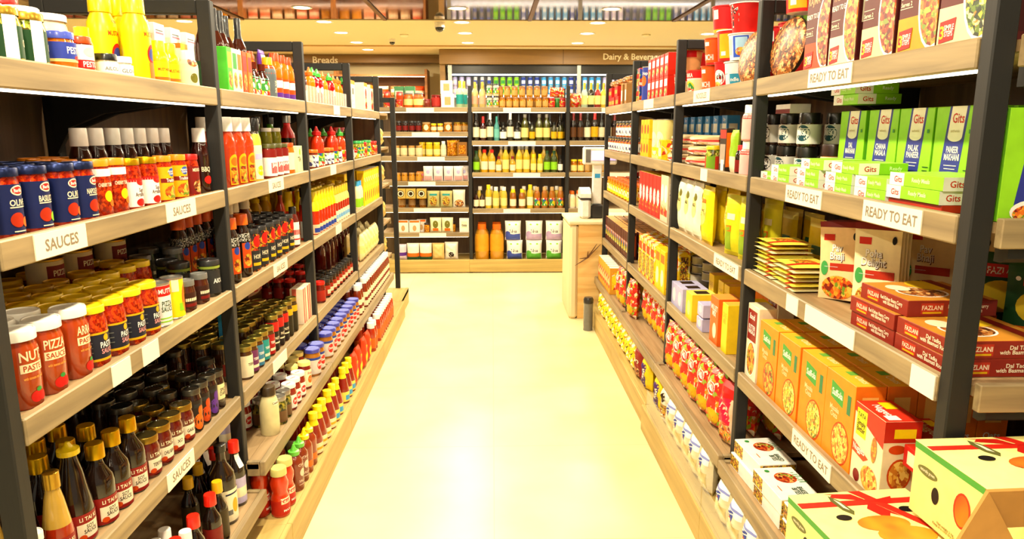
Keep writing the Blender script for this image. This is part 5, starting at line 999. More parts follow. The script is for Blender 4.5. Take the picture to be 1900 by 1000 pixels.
def sachet_flat(desc, c1, c2, seed):
    b = MB(); rnd = random.Random(seed); N = 8; w, d = .16, .13
    for sgn in (1, -1):
        vs = []
        for j in range(N + 1):
            for i in range(N + 1):
                u = -1 + 2 * i / N; v = -1 + 2 * j / N; t = .0045 * (1 - u * u) * (1 - v * v)
                vs.append((u * w / 2, v * d / 2, .0065 + (t if sgn > 0 else -t * .9) + .0008 * math.sin(9 * u + seed)))
        for j in range(N):
            for i in range(N):
                q = (j * (N + 1) + i, j * (N + 1) + i + 1, (j + 1) * (N + 1) + i + 1, (j + 1) * (N + 1) + i)
                b.add([vs[a] for a in q], [(0, 1, 2, 3) if sgn > 0 else (3, 2, 1, 0)], c2 if 5 <= i < 6 and j < 9 else (c1 if not (2 <= i <= 4 and 2 <= j <= 5) else 'curry' if sgn > 0 else c1), True)
    return Kind('flat_sachet', 'packet', desc, w, d, .013, [('flat_sachet', b.mesh('flat_sachet'), -1)])
ks1 = sachet_flat('flat yellow sachet', 'f0dc50', 'c82410', 1); ks2 = sachet_flat('flat cream sachet', 'f0e4b0', 'c82410', 2)
for i in range(9): P('R', 3, ks1 if i % 3 else ks2, [1446], dz=.0135 * i, lay=0, frontgap=.022 + .003 * (i % 3), rowi=i % 7, fit=True, jit=0, yaw=.02 * math.sin(i * 2.1))
for i in range(6): P('R', 3, ks1 if i % 2 else ks2, [1490], dz=.0135 * i, lay=0, frontgap=.014 + .004 * (i % 3), rowi=i, fit=True, jit=0, yaw=-.02 * math.sin(i * 1.7))
def stand(desc, t1, bgc, fd, c2='dred', w=.13, h=.19):
    b = MB(); rd = [R_(-w * .38, h * .76, -w * .1, h * .84, 'c82814'), T(t1, -.003, h * .6 - .0012, .0225, '4a1c10', w * .80), T(t1, -.004, h * .6, .0215, 'white', w * .76), R_(-w * .2, h * .38, w * .42, h * .47, 'b02c14'), E_(-w * .35, h * .4, .013, .018, '3f9a4a'), E_(0, h * .16, w * .4, h * .15, fd), R_(-.045, h * .42, .0, h * .424, 'white'), E_(w * .38, h * .82, .006, .009, 'black')]
    k = pouch(desc, w, .012, h, bgc, rd, bands=[(.94, 1, c2)], wr=.0006, seed=hash(t1) % 7 if False else len(t1)); return k
k = stand('sachet reading Pav Bhaji', 'Pav\nBhaji', 'f0c890', 'curry'); P('R', 3, k, [1556], deep=6, fan=.014, frontgap=.10, yaw=.5, lean=-.1, dz=.005)
k = stand('cream sachet reading Poha Delight', 'Poha\nDelight', 'f2e2b0', 'pasta', w=.13, h=.20); P('R', 3, k, [1621], deep=4, fan=.014, frontgap=.12, yaw=.5, lean=-.06, dz=.009)
k = stand('large sachet reading Pav Bhaji', 'Pav\nBhaji', 'f2d8a0', 'curry', w=.15, h=.205); P('R', 3, k, [1716], deep=2, fan=.016, frontgap=.28, yaw=.5, lean=-.06, dz=.009)
k = stand('sachet reading Khaman Special', 'Khaman\nSpecial', 'f2d8a0', 'pasta', w=.14, h=.2); P('R', 3, k, [1784], deep=1, fan=.016, frontgap=.33, yaw=.5, lean=-.06, dz=.009)
# ======== RIGHT nearest bay, fourth shelf
def heat(desc='orange ready meal box', sel=0):
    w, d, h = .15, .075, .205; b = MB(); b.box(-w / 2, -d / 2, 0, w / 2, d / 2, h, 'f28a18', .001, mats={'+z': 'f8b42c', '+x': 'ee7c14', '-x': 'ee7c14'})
    b.art(m_front(-d / 2), [('p', [(-.045, .145), (.02, .135), (.02, .175), (-.045, .185)], '3f9a3c'), T('Saffola', -.012, .16, .016, 'white', .055), R_(.04, .13, .058, .175, '2f7a4a'), T('Masala\nOats', -.02, .115, .014, 'f8d8a0', .06), E_(.02, .052, .045, .05, 'dorange'), E_(.02, .052, .041, .046, ('pasta', 'curry', 'noodle')[sel])])
    b.art(m_top(h), [R_(-.035, -.012, -.005, .012, '6aa83c'), T('Oats', .03, 0, .02, 'f8e0a0'), R_(-.07, .028, .07, .031, 'orange')]); b.art(m_right(w / 2), [R_(-.02, .12, .02, .18, 'f8c060'), T('Oats', 0, .09, .016, 'white')])
    return Kind('oats_box', 'box', desc, w, d, h, [('oats_box', b.mesh('oats_box'), -1)])
h0, h1, h2 = heat('orange oats box', 0), heat('orange curry oats box', 1), heat('orange noodle oats box', 2)
for i, (px, k) in enumerate(((1441, h1), (1479, h0), (1525, h0), (1573, h2))): P('R', 4, k, [px], frontgap=.01, fit=True); P('R', 4, h0, [px], frontgap=.01, back=.078, deep=4, fit=True, rowi=1)
k = box('cream and maroon soup box', .1, .06, .23, 'f0e4c4', [R_(-.045, .12, .035, .215, '8a1c14'), T('food', -.008, .195, .018, 'white'), T('BUTTER\nMASALA', -.005, .155, .014, 'white', .06), E_(0, .065, .04, .055, 'white'), E_(0, .065, .036, .05, 'curry')], side=[R_(-.02, .02, .02, .08, 'cream')]); P('R', 4, k, [1407], frontgap=.006, fit=True); P('R', 4, k, [1443], back=.17, rowi=2, fit=True, dz=.02)
k = box('yellow topped orange packet box', .1, .07, .18, 'e87c14', topcol='yellow'); P('R', 4, k, [1402, 1412, 1430], back=.2, rowi=3); P('R', 4, k, [1402, 1412], back=.09, deep=1, rowi=1)
def nug(desc):
    w, d, h = .13, .085, .175; b = MB(); b.box(-w / 2, -d / 2, 0, w / 2, d / 2, h, 'f0e0b4', .001, mats={'+z': 'd8301a'})
    b.art(m_front(-d / 2), [('p', [(-w / 2, h - .02), (w / 2, h - .06), (w / 2, h), (-w / 2, h)], 'd8301a'), R_(-.055, .105, -.01, .165, 'f0e020'), T('TATA', -.033, .152, .010, 'black'), T('Simply\nBetter', -.033, .128, .013, 'black', .036), ('p', [(-w / 2, .065), (-w / 2, .09), (.01, .07), (-.01, .058)], 'd8421a'), T('Nuggets', -.033, .075, .014, 'white', .052), E_(.02, .03, .036, .028, 'noodle'), E_(.03, .1, .012, .028, 'honeyc'), E_(-.035, .017, .014, .014, 'dred')])
    b.art(m_right(w / 2), [('p', [(-d / 2, h - .045), (d / 2, h - .045), (d / 2, h), (-d / 2, h)], 'c8260e'), R_(-.02, h - .036, .03, h - .016, 'yellow'), E_(0, .06, .028, .035, 'dorange'), E_(0, .06, .024, .03, 'noodle'), E_(-.01, .115, .02, .01, 'dorange')]); b.art(m_top(h), [R_(-.05, .0, -.01, .03, 'yellow'), T('Nuggets', .0, -.015, .02, 'white', .07), R_(.03, -.03, .055, .0, 'white')])
    return Kind('nugget_box', 'box', desc, w, d, h, [('nugget_box', b.mesh('nugget_box'), -1)])
kn_ = nug('red and cream nuggets box'); P('R', 4, kn_, [1625], frontgap=.021, fit=True)
kr = box('long red nuggets box lying flat', .15, .1, .05, 'c81c14', [R_(-.06, .01, .0, .04, 'cream')], side=[R_(-.04, .008, .0, .042, 'f0e4c4'), R_(.005, .01, .03, .035, 'yellow')], top=[T('Nuggets', 0, 0, .03, 'white', .1), R_(-.06, .02, -.02, .045, 'yellow')], name='nugget_box')
TAKEN.setdefault(('R', 4), []).append((('b', .17, .042, .65, .75), 1.14, 1.3225))
kE = box('red box with barcode', .16, .08, .09, 'a81c14', [R_(-.05, .015, .0, .07, 'e8dcc0')] + [R_(-.048 + i * .005, .02, -.046 + i * .005, .06, 'black') for i in range(9)], topcol='c8281c')
for x_ in (1.055, 1.225): put(kE, x_, 1.3225, .6595, 0, 'right unit, fourth shelf end')
for i in range(3): P('R', 4, kr, [1690], dz=.0505 * i, frontgap=.10, fit=True, rowi=1, lay=min(i, 2)); P('R', 4, kr, [1650], dz=.0505 * i, frontgap=.205, fit=True, rowi=2, lay=min(i, 2)); P('R', 4, kr, [1745], dz=.0505 * i, frontgap=.06, fit=True, rowi=0, lay=min(i, 2))
# end shelf goods
kg = gits('green meal box with noodles', 'DAL TADKA\nJEERA RICE'); kg.desc = 'green meal box reading Dal Tadka'; 
put(kg, .972, 1.2625, 1.3355, 0, 'right unit, second shelf end'); put(kg, 1.15, 1.2625, 1.3355, .0, 'right unit, second shelf end')
kp = pouch('dark green rice pouch', .13, .04, .19, '1f4a24', [T('FAZLANI', 0, .15, .018, 'white', .07), E_(0, .09, .045, .038, 'f0cc28'), R_(-.04, .035, .0, .045, 'orange'), R_(-.04, .02, .0, .03, 'orange')], seed=5); kp.parts[0] = kp.parts[0]
b = MB()
kp2 = pouch('dark green rice pouch', .13, .04, .19, '1f4a24', [R_(-.035, .135, .04, .165, 'c82418'), T('FAZLANI', .002, .15, .016, 'white', .066), E_(0, .09, .045, .038, 'f0cc28'), E_(-.045, .15, .005, .005, 'white'), R_(-.04, .035, .0, .045, 'orange'), R_(-.04, .02, .0, .03, 'orange'), E_(.02, .012, .04, .012, 'cream')], seed=5)
put(kp2, 1.19, 1.60, 1.0265, -.62, 'right unit, third shelf end', 0); put(kp2, 1.20, 1.49, 1.0265, -.62, 'right unit, third shelf end', 0)
# ======== RIGHT nearest bay low shelf: white snack boxes
def bean():
    w, d, h = .2, .125, .05; b = MB(); b.box(-w / 2, -d / 2, 0, w / 2, d / 2, h, 'f2eee4', .0015)
    b.art(m_top(h), [E_(-.03, .01, .034, .034, 'dorange'), E_(-.03, .01, .031, .031, 'redbeans')] + [R_(-.062 + i * .012, .04, -.058 + i * .012, .05 + .008 * (i % 3), '3f8a4a') for i in range(6)] + [T('SLIM\nJIM\nBITES'.replace('SLIM\nJIM', 'BAKED'), .055, .015, .018, 'dgreen', .05), E_(-.075, -.03, .008, .008, 'green'), R_(.02, -.04, .05, -.037, 'orange')])
    b.art(m_front(-d / 2), [R_(-.1, .004, -.03, .046, 'muesli')]); b.art(m_right(w / 2), [R_(-.06, .004, .06, .046, 'muesli')])
    return Kind('snack_box', 'box', 'flat white bean snack box', w, d, h, [('snack_box', b.mesh('snack_box'), -1)])
kbn = bean(); z5 = .338 - .008
put(kbn, 0.905, 2.225, z5 + 0.0005, -1.52, 'nearest right bay, low front shelf', 0, 0)
put(kbn, 0.915, 2.22, z5 + 0.051, -1.5, 'nearest right bay, low front shelf', 0, 1)
put(kbn, 0.905, 2.005, z5 + 0.0005, -1.56, 'nearest right bay, low front shelf', 0, 0)
put(kbn, 0.9, 2.0, z5 + 0.051, -1.52, 'nearest right bay, low front shelf', 0, 1)
put(kbn, 0.91, 1.79, z5 + 0.0005, -1.54, 'nearest right bay, low front shelf', 0, 0)
put(kbn, 0.91, 1.79, z5 + 0.051, -1.57, 'nearest right bay, low front shelf', 0, 1)
# ======== RIGHT second bay
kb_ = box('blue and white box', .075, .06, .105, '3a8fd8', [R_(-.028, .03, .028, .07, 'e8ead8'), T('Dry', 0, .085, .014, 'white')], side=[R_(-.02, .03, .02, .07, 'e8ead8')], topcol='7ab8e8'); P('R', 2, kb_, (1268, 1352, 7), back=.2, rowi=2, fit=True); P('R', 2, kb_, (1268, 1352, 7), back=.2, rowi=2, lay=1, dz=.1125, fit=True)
kq = pouch('red and cream flat noodle bag', .22, .13, .045, 'e0c090', bands=[(.0, .3, 'packwhite'), (.35, .6, 'c83020')], wr=.004, seed=4); kq.parts = kq.parts
for i in range(3): P('R', 2, kq, [1266, 1302], dz=.045 * i, frontgap=.02, lay=i, fit=True, yaw=.1 * i)
k = J_('yellow-lid green pickle jar', .032, .09, 'mixgreen', ('P', 'f0c814'), ('c8381c', .0, .05), [R_(.0, .0, .04, .05, '7aa820')]); P('R', 2, k, [1323], frontgap=.006)
k = box('tall black and red spice packet', .075, .03, .155, '2a1a14', [R_(-.034, .12, .034, .15, 'c82418'), R_(-.03, .03, .03, .1, 'a89888'), R_(-.015, .0, .02, .045, 'white')], side=[R_(-.014, .02, .014, .14, 'orange')]); P('R', 2, k, [1346], frontgap=.008)
k = pouch('green spice pouch', .07, .03, .15, '8fb820', [R_(-.03, .0, .03, .06, 'cream')]); P('R', 2, k, [1362], frontgap=.02)
k = B_('small black and red sauce bottle', 'fat', .018, .1, ('G', 'soy'), ('P', 'red'), 'flip', lab=('dred', .01, .05)); P('R', 2, k, [1371], frontgap=.004)
k = B_('pink bottle with white cap', 'slim', .027, .115, ('G', 'e89a90'), ('P', 'white'), 'flip', lab=('f4b8b0', .005, .07), dec=[R_(-.03, .07, .03, .08, 'red')]); P('R', 2, k, [1386], frontgap=.004); P('R', 2, k, [1386, 1378], frontgap=.004, dz=.1225, lay=1)
k = pouch('white and yellow flour pouch', .12, .05, .215, 'f0ecd0', [E_(0, .12, .03, .04, 'straw'), T('RAGI', 0, .13, .014, 'dgreen'), E_(.02, .16, .015, .015, 'olive')]); P('R', 3, k, [1263, 1278, 1291], fit=True); P('R', 3, k, [1262, 1280], back=.06, rowi=1)
k = pouch('yellow peanut chutney pouch', .14, .05, .21, 'f0d414', [E_(0, .12, .035, .05, 'f4e070'), T('PEANUT\nCHUTNEY', 0, .115, .013, '4a3a10', .05), R_(-.02, .15, .03, .165, 'orange'), E_(-.04, .17, .01, .015, 'olive'), E_(-.04, .05, .01, .015, 'olive')]); P('R', 3, k, [1313], fit=True); P('R', 3, k, [1308, 1330], back=.06, rowi=1, deep=2, fit=True)
k = pouch('slanted yellow and green pouch', .11, .04, .2, 'd8d020', [R_(-.03, .12, .02, .14, 'cream'), R_(-.04, .02, .0, .1, '8aa820'), R_(-.03, .08, .0, .1, 'orange')]); P('R', 3, k, [1338, 1352, 1363], fit=True, yaw=.35, rowi=0, dz=.001); P('R', 3, k, [1372, 1378], fit=True, yaw=.3, rowi=1, back=.03)
k = can('silver tin with grey label', .05, .11, 'c8c4b4', dec=[R_(-.02, .06, .02, .08, 'black'), R_(-.008, .063, .012, .077, 'red'), R_(-.07, .01, .07, .03, 'b8b4a0')]); P('R', 4, k, [1262, 1298], back=.12, rowi=1); P('R', 4, k, [1262], back=.12, rowi=1, dz=.1235, lay=1); P('R', 4, k, [1325], back=.2, rowi=2); 
k = can('short silver tin', .045, .04, 'a89c6a'); P('R', 4, k, [1298, 1318], back=.13, dz=.125, rowi=1, lay=1); P('R', 4, k, [1298, 1318], back=.13, dz=.17, rowi=1, lay=2)
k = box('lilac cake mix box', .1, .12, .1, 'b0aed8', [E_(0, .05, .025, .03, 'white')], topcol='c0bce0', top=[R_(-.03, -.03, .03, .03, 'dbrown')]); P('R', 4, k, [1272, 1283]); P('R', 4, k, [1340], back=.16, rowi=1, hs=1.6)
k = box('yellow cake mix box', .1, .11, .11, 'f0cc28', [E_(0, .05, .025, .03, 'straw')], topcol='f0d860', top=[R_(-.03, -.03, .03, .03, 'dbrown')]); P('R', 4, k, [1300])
k = box('lilac and white stacked box', .08, .1, .055, 'b8b4dc', [E_(0, .03, .02, .015, 'white')]); P('R', 4, k, [1319], frontgap=.006); P('R', 4, k, [1319], frontgap=.006, dz=.0625, lay=1)
k = box('orange dill mix box', .1, .09, .17, 'e8641a', [T('MILLET\nMIX', 0, .12, .02, 'white', .08), E_(.01, .05, .022, .028, 'cream')], topcol='f09a40', side=[R_(-.03, .02, .03, .15, 'dyellow')]); k.desc = 'orange millet mix box'; P('R', 4, k, [1343])
k = box('yellow cake mix box, tall', .07, .09, .17, 'f4d020', [T('CAKE\nMIX', 0, .12, .02, 'dyellow', .05)], topcol='f0b040'); k.desc = 'tall yellow cake mix box'; P('R', 4, k, [1361]); P('R', 4, k, [1330, 1350, 1362], back=.11, rowi=1)
kmg = pouch('red noodle bag with green and cream print', .118, .07, .215, 'packred', [E_(.0, .15, .03, .025, 'white'), E_(0, .15, .026, .021, 'red'), T('Rmen', 0, .15, .014, 'white'), R_(-.02, .07, .03, .12, 'd8281c'), E_(.01, .05, .035, .03, 'dyellow')], wr=.005, seed=2)
kmp = pouch('pink and cream noodle bag', .115, .07, .215, 'e8c0a0', [R_(-.045, .08, .03, .17, 'd8143c'), T('Atta', 0, .14, .02, 'white'), E_(0, .05, .04, .04, 'curry')], bands=[(.8, 1, 'red')], wr=.005, seed=3)
kmo = pouch('orange and white noodle bag', .11, .06, .19, 'e8780c', [R_(-.03, .05, .03, .17, 'packred')], bands=[(.7, .8, 'white')], wr=.005, seed=6)
P('R', 5, kmg, (1240, 1316, 6), frontgap=.012, yaw=.25, rowi=0); P('R', 5, kmp, (1322, 1346, 3), frontgap=.012, yaw=.3); P('R', 5, kmg, (1180, 1350, 15), back=.075, deep=3, rowi=1, yaw=.1, dz=.015); P('R', 5, kmo, [1356, 1364], frontgap=.02, yaw=.3); P('R', 5, kmp, (1290, 1352, 4), back=.07, lay=1, dz=.05, rowi=1)
P('R', 5, kmo, [1372, 1384, 1398, 1412], back=.13, yaw=.4, rowi=1)
kgp = pouch('green and red noodle packet with white label', .11, .05, .2, '8fb820', [R_(-.05, .0, .05, .08, 'dred'), R_(-.04, .008, .04, .07, 'white'), R_(-.04, .1, .04, .15, 'red')], wr=.003); P('R', 5, kgp, [1226], frontgap=.005, yaw=.2)
P('R', 5, kmg, (1150, 1215, 9), frontgap=.012, yaw=.2)
k = box('white-topped yellow noodle carton', .07, .09, .17, 'e0a030', [R_(-.03, .03, .03, .12, 'packred')], topcol='f6f2e6', side=[R_(-.03, .03, .03, .14, 'packyellow')]); P('R', 5, k, (1121, 1141, None), fit=True); P('R', 5, k, (1119, 1145, None), back=.095, deep=3, rowi=1, fit=True)
k = box('orange-topped noodle carton', .07, .09, .17, 'c8641a', topcol='e8902c', side=[R_(-.03, .03, .03, .14, 'packmix')]); P('R', 5, k, (1109, 1118, None), fit=True); P('R', 5, k, (1108, 1116, None), back=.095, deep=3, rowi=1, fit=True)
# third and fourth bays, right
k = can('large pale yellow baby food tin', .05, .2, 'e8dc8a', dec=[E_(0, .1, .03, .04, 'cream'), R_(-.06, .02, .06, .06, 'packyellow')]); P('R', 2, k, [1226, 1234], frontgap=.02)
k = box('yellow and orange tea box', .07, .05, .1, 'f0b40c', [E_(0, .05, .022, .025, 'dorange')]); P('R', 2, k, (1198, 1208, 4)); P('R', 2, k, (1198, 1208, 4), dz=.1065, lay=1)
k = box('yellow and white drink mix packet', .075, .05, .1, 'packyellow', [R_(-.03, .02, .03, .06, 'cream')]); P('R', 2, k, (1212, 1243, 6)); P('R', 2, k, (1212, 1222, 3), dz=.1065, lay=1); P('R', 2, k, [1240, 1244], dz=.1065, lay=1)
k = J_('mixed relish jar with dark lid', .03, .1, 'sauceblur', ('P', 'dgrey'), ('packwhite', .01, .06)); P('R', 2, k, (1134, 1175, 9)); P('R', 2, k, (1150, 1175, 5), dz=.1065, lay=1); P('R', 2, k, (1134, 1175, 8), back=.07, rowi=1)
k = J_('amber jar with yellow lid', .032, .1, 'honeyc', ('P', 'orange'), ('packyellow', .01, .06)); P('R', 3, k, (1132, 1172, 9)); P('R', 3, k, (1132, 1172, 8), back=.07, deep=2, rowi=1)
k = B_('small dark sauce bottle with red cap', 'hot', .024, .13, ('G', '3a1a0c'), ('P', 'red'), 'flip', lab=('packmix', .01, .07)); P('R', 3, k, (1130, 1174, 9), back=.14, rowi=2)
k = box('red biscuit tin box', .085, .06, .2, 'c81814', [E_(0, .1, .03, .04, 'packwhite'), R_(-.035, .03, .035, .06, 'packred')], topcol='dyellow', side=[R_(-.02, .02, .02, .18, 'packred')]); P('R', 3, k, (1197, 1228, 6)); P('R', 3, k, (1197, 1240, 6), back=.065, deep=2, rowi=1)
k = box('white and brown cereal box', .085, .06, .21, 'd8c8a8', [E_(0, .13, .03, .04, 'white'), R_(-.035, .03, .035, .08, 'packred')], topcol='e8d060', side=[R_(-.02, .02, .02, .18, 'packwhite')]); P('R', 3, k, [1234, 1242])
k = box('dark chocolate spread box', .08, .06, .16, '4a1410', [R_(-.03, .04, .03, .1, 'packmix')], topcol='e8a860', side=[R_(-.02, .02, .02, .14, 'c8501c')]); P('R', 4, k, (1131, 1173, None)); P('R', 4, k, (1128, 1173, None), back=.065, deep=3, rowi=1)
k = box('muesli box with dark photo', .1, .06, .2, 'packyellow', [R_(-.04, .02, .04, .12, 'muesli'), R_(-.04, .13, .04, .17, 'dorange')], side=[R_(-.02, .02, .02, .18, 'muesli')]); P('R', 4, k, (1196, 1216, 4)); P('R', 4, k, (1190, 1240, 6), back=.065, deep=2, rowi=1)
k = box('yellow cereal box', .1, .06, .2, 'f0c414', [R_(-.04, .14, .04, .18, 'orange'), E_(0, .07, .03, .04, 'cream')], side=[R_(-.02, .02, .02, .18, 'packyellow')]); P('R', 4, k, [1223, 1229, 1235])
# bottom deck right
ky2 = pouch('yellow snack bag', .12, .07, .19, 'packyellow', [E_(0, .12, .03, .03, 'yellow'), T('Q', 0, .12, .03, 'black')], wr=.005, seed=8); ky3 = pouch('cream and gold snack bag', .12, .07, .18, 'd8b060', [R_(-.03, .03, .03, .12, 'packmix')], wr=.005, seed=9)
P('R', 6, ky2, (1118, 1184, 14), frontgap=.006, yaw=.2); P('R', 6, ky3, (1116, 1190, 10), back=.08, rowi=1, yaw=.1)
k = pouch('dark red rice cake packet', .12, .05, .2, '8a1c14', [T('MO', 0, .12, .03, 'cream'), R_(-.04, .02, .04, .08, 'brownfood')], wr=.003); P('R', 6, k, [1183], frontgap=.004, yaw=.15)
k = pouch('purple and yellow snack bag', .12, .06, .19, 'e8c818', [R_(-.04, .02, .02, .16, '4a2a6a'), E_(.0, .1, .02, .03, 'cream')], wr=.005, seed=5); P('R', 6, k, [1199, 1206, 1213, 1219], frontgap=.006, yaw=.2); P('R', 6, k, (1196, 1222, 3), back=.08, rowi=1)
k = pouch('white and brown cookie bag', .13, .06, .17, 'e8dcc8', [R_(-.04, .03, .04, .1, 'muesli'), E_(0, .13, .03, .02, 'dbrown')], wr=.006, seed=7); P('R', 6, k, [1226, 1232, 1239], frontgap=.03, yaw=.1)
kfl = pouch('white flour sack with blue mark', .118, .075, .2, 'e8dcb8', [R_(-.05, .14, .05, .19, 'f4f2ec'), R_(-.03, .12, .01, .16, '2a3f9c'), R_(-.03, .112, .01, .12, 'red'), R_(-.045, .03, .045, .1, 'd8c890'), R_(-.05, .165, .05, .175, '8088c8')], wr=.004, seed=11); P('R', 6, kfl, (1250, 1560, 14), frontgap=.012, yaw=.06, fit=True); P('R', 6, kfl, (1250, 1560, 14), back=.085, rowi=1, yaw=.04, fit=True)
m = MB()
for (y0, y1) in ((1.30, 2.36), (2.375, 3.30)): m.box(.754, y0, .135, .757, y1, .24, 'clearglass', 0)
tag(m.build('display_guard'), 'clear acrylic guard along the bottom deck before the flour sacks', 'shelf guard')
# ======== back shelves (far end)
def Q(row, b, k, px, lay=0, dz=0, back=0, deep=1, n=None, rowi=0, sc=1.0, hs=1.0, y=None):
    if row != 0 and k.cat in ROUND: hs *= 1.14
    z0 = (.1315 if row == 9 else zb(BROW[b][row]) - .008) + .0005 + dz
    if isinstance(px, tuple):
        a, c, n = px; xa = onY(a, 300, YB + .05).x; xc = onY(c, 300, YB + .05).x
        if n is None: n = int((xc - xa) / (k.w * 1.04)) + 1
        X = [xa + (xc - xa) * i / max(1, n - 1) for i in range(n)]
    else: X = [onY(p, 300, YB + .05).x for p in px]
    for j in range(deep):
        for x in X:
            x = min(max(x, BX[b] + .02 + k.w * sc / 2), BX[b + 1] - .02 - k.w * sc / 2)
            av = 9 if (row == 0) else ((zb(BROW[b][row - 1]) - .03) if row != 9 else (zb(BROW[b][-1]) - .03)) - z0
            if av < k.h * .6: continue
            h_ = min(hs, av / k.h)
            rz = random.uniform(-.1, .1) if k.cat in ROUND else random.uniform(-.02, .02)
            sp_ = fit_in(('B', b, row), foot(k, sc, h_, rz, z0), x, YB + .0215 + k.d / 2 + back + j * k.d * 1.05, 0, 1, (BX[b] + .018, BX[b + 1] - .018, YB + .0197, YB + .448))
            if sp_ is None: sp_ = fit_in(('B', b, row), foot(k, sc * .9, h_, rz, z0), x, YB + .0215 + k.d / 2 + back + j * k.d * 1.05, 0, 1, (BX[b] + .018, BX[b + 1] - .018, YB + .0197, YB + .448)); sc_ = .9
            else: sc_ = 1
            if sp_ is None: continue
            put_item(k, (sp_[0], sp_[1], z0), rz, '%s far bay, %s' % (BSIDE[b], {0: 'top shelf', 1: 'second shelf', 2: 'third shelf', 3: 'fourth shelf', 4: 'fifth shelf', 5: 'sixth shelf', 9: 'bottom deck'}[row]), rowi + j, lay, scale=(sc * sc_, sc * sc_, h_))
W = bottle
def wine(desc, c, cap, lc, h=.25, r=.034, sh='wine', nz=.66, st='foil', **kw): return W(desc, sh, r, h, ('G', c), cap, st, lab=(lc, h * .15, h * .5), **kw)
kk = [wine('dark wine bottle with cream label', '1a1208', ('P', 'black'), 'cream'), wine('dark wine bottle with brown label', '1a1208', ('P', 'dred'), 'brown'), wine('red-capped cordial bottle', '3a0c0c', ('P', 'red'), 'cream', .22), wine('tall bottle with white cap', '1a1810', ('P', 'white'), 'cream', .26),
      wine('teal glass bottle', '4a9a98', ('P', 'teal'), '6ab8b0', .22, .028), wine('short dark bottle', '1c1810', ('P', 'black'), 'white', .17, .036, 'hot', st='screw'), wine('green olive oil bottle', '4a4a10', ('M', 'silver'), 'straw', .24, .038, 'oil', st='screw'), wine('small green oil bottle', '3a3a10', ('P', 'black'), 'dyellow', .17, .03, 'oil', st='screw')]
for px, i in ((884, 0), (896, 2), (908, 3), (920, 4), (933, 5), (946, 3), (958, 5), (973, 6), (987, 7), (1000, 6), (1012, 6), (1023, 7), (1033, 7), (1044, 7)): Q(1, 1, kk[i], [px])
Q(1, 1, kk[0], (886, 1040, 9), back=.09, rowi=1)
oi = [wine('yellow oil bottle with red cap', 'd8a010', ('P', 'red'), 'cream', .21, .036, 'oil', st='screw'), wine('tall golden oil bottle', 'd8b020', ('M', 'silver'), 'straw', .24, .036, 'oil', st='screw'), wine('small golden oil bottle', 'c89a18', ('P', 'dred'), 'cream', .15, .03, 'oil', st='screw'), wine('dark green olive oil bottle', '3a4a10', ('P', 'dgreen'), 'lime', .2, .034, 'oil', st='screw'), wine('golden jar-shaped oil bottle', 'd8b428', ('P', 'yellow'), 'straw', .17, .03, 'fat', st='screw'), wine('small dark vinegar bottle', '201408', ('P', 'black'), 'white', .16, .026, 'hot', st='screw')]
for px, i in ((884, 3), (899, 0), (911, 0), (921, 2), (934, 1), (947, 2), (959, 1), (974, 1), (987, 4), (996, 4), (1009, 3), (1022, 3), (1037, 5)): Q(2, 1, oi[i], [px])
Q(2, 1, oi[1], (890, 1030, 8), back=.09, rowi=1)
ob = [wine('dark sauce bottle with cream label', '3a1a08', ('P', 'black'), 'cream', .17, .028, 'hot', st='screw'), wine('pale oil bottle with yellow cap', 'd8b428', ('P', 'yellow'), 'cream', .22, .033, 'fat', st='flip'), wine('pale oil bottle with white cap', 'd8b840', ('P', 'white'), 'straw', .2, .034, 'fat', st='flip'), wine('amber oil bottle with white-tag label', '9a5a10', ('P', 'yellow'), 'cream', .18, .034, 'fat', st='flip'), wine('amber bottle with printed label', 'a8641a', ('P', 'tan'), 'packmix', .2, .034, 'fat', st='flip')]
for px, i in ((883, 0), (893, 0), (906, 1), (920, 2), (935, 2), (952, 3), (969, 3), (984, 1), (997, 4), (1011, 4), (1025, 4), (1041, 4)): Q(3, 1, ob[i], [px])
Q(3, 1, ob[2], (890, 1035, 8), back=.09, rowi=1)
kdk = W('large amber oil can bottle', 'fat', .075, .33, ('G', 'c88a18'), ('P', 'orange'), 'flip', lab=('e09a20', .08, .24)); Q(9, 1, kdk, [893, 917]); Q(9, 1, kdk, [893, 917], back=.17, rowi=1)
def nua(desc, c, w=.175, h=.205):
    k = pouch(desc, w, .12, h, 'f6f4f0', [R_(-w * .46, .004, w * .46, .07, c), E_(0, .1, .05, .034, 'white'), T('Nua', 0, .1, .035, '3a3a3a', .08), E_(-.04, .17, .012, .008, 'lime'), E_(.03, .17, .012, .008, 'lime'), E_(-.06, .06, .03, .04, c)], wr=.002, name='tissue_pack', cat='tissue pack'); return k
kna, knb, knc = nua('white and blue tissue pack', '3a4fae', .17), nua('white and green tissue pack', '5aae3c', .17), nua('white, green and lilac tissue pack', 'b8a0cc', .18)
Q(9, 1, kna, [955]); Q(9, 1, knb, [992, 1030]); Q(9, 1, kna, [952], dz=.206, lay=1); Q(9, 1, knc, [992, 1030], dz=.206, lay=1)
cl = [J_('brown-lid amber preserve jar', .033, .11, 'honeyc', ('P', '8a5a24'), ('c89a50', .02, .07)), W('tall pale bottle with gold cap', 'wine', .034, .26, ('G', 'c8b070'), ('M', 'gold'), 'foil', lab=('e0a080', .04, .12)), J_('stacked glass jar with print', .03, .12, ('G', 'd8c8a8'), ('P', 'dgrey'), ('packmix', .02, .08))]
Q(0, 1, cl[1], [881, 896]); Q(0, 1, cl[2], [909, 918]); Q(0, 1, cl[2], [909, 918], dz=.1205, lay=1); Q(0, 1, cl[0], (932, 1010, 8)); Q(0, 1, cl[0], (928, 1010, 8), back=.07, rowi=1); Q(0, 1, cl[0], (928, 1010, 7), dz=.1105, lay=1, back=.07, rowi=1)
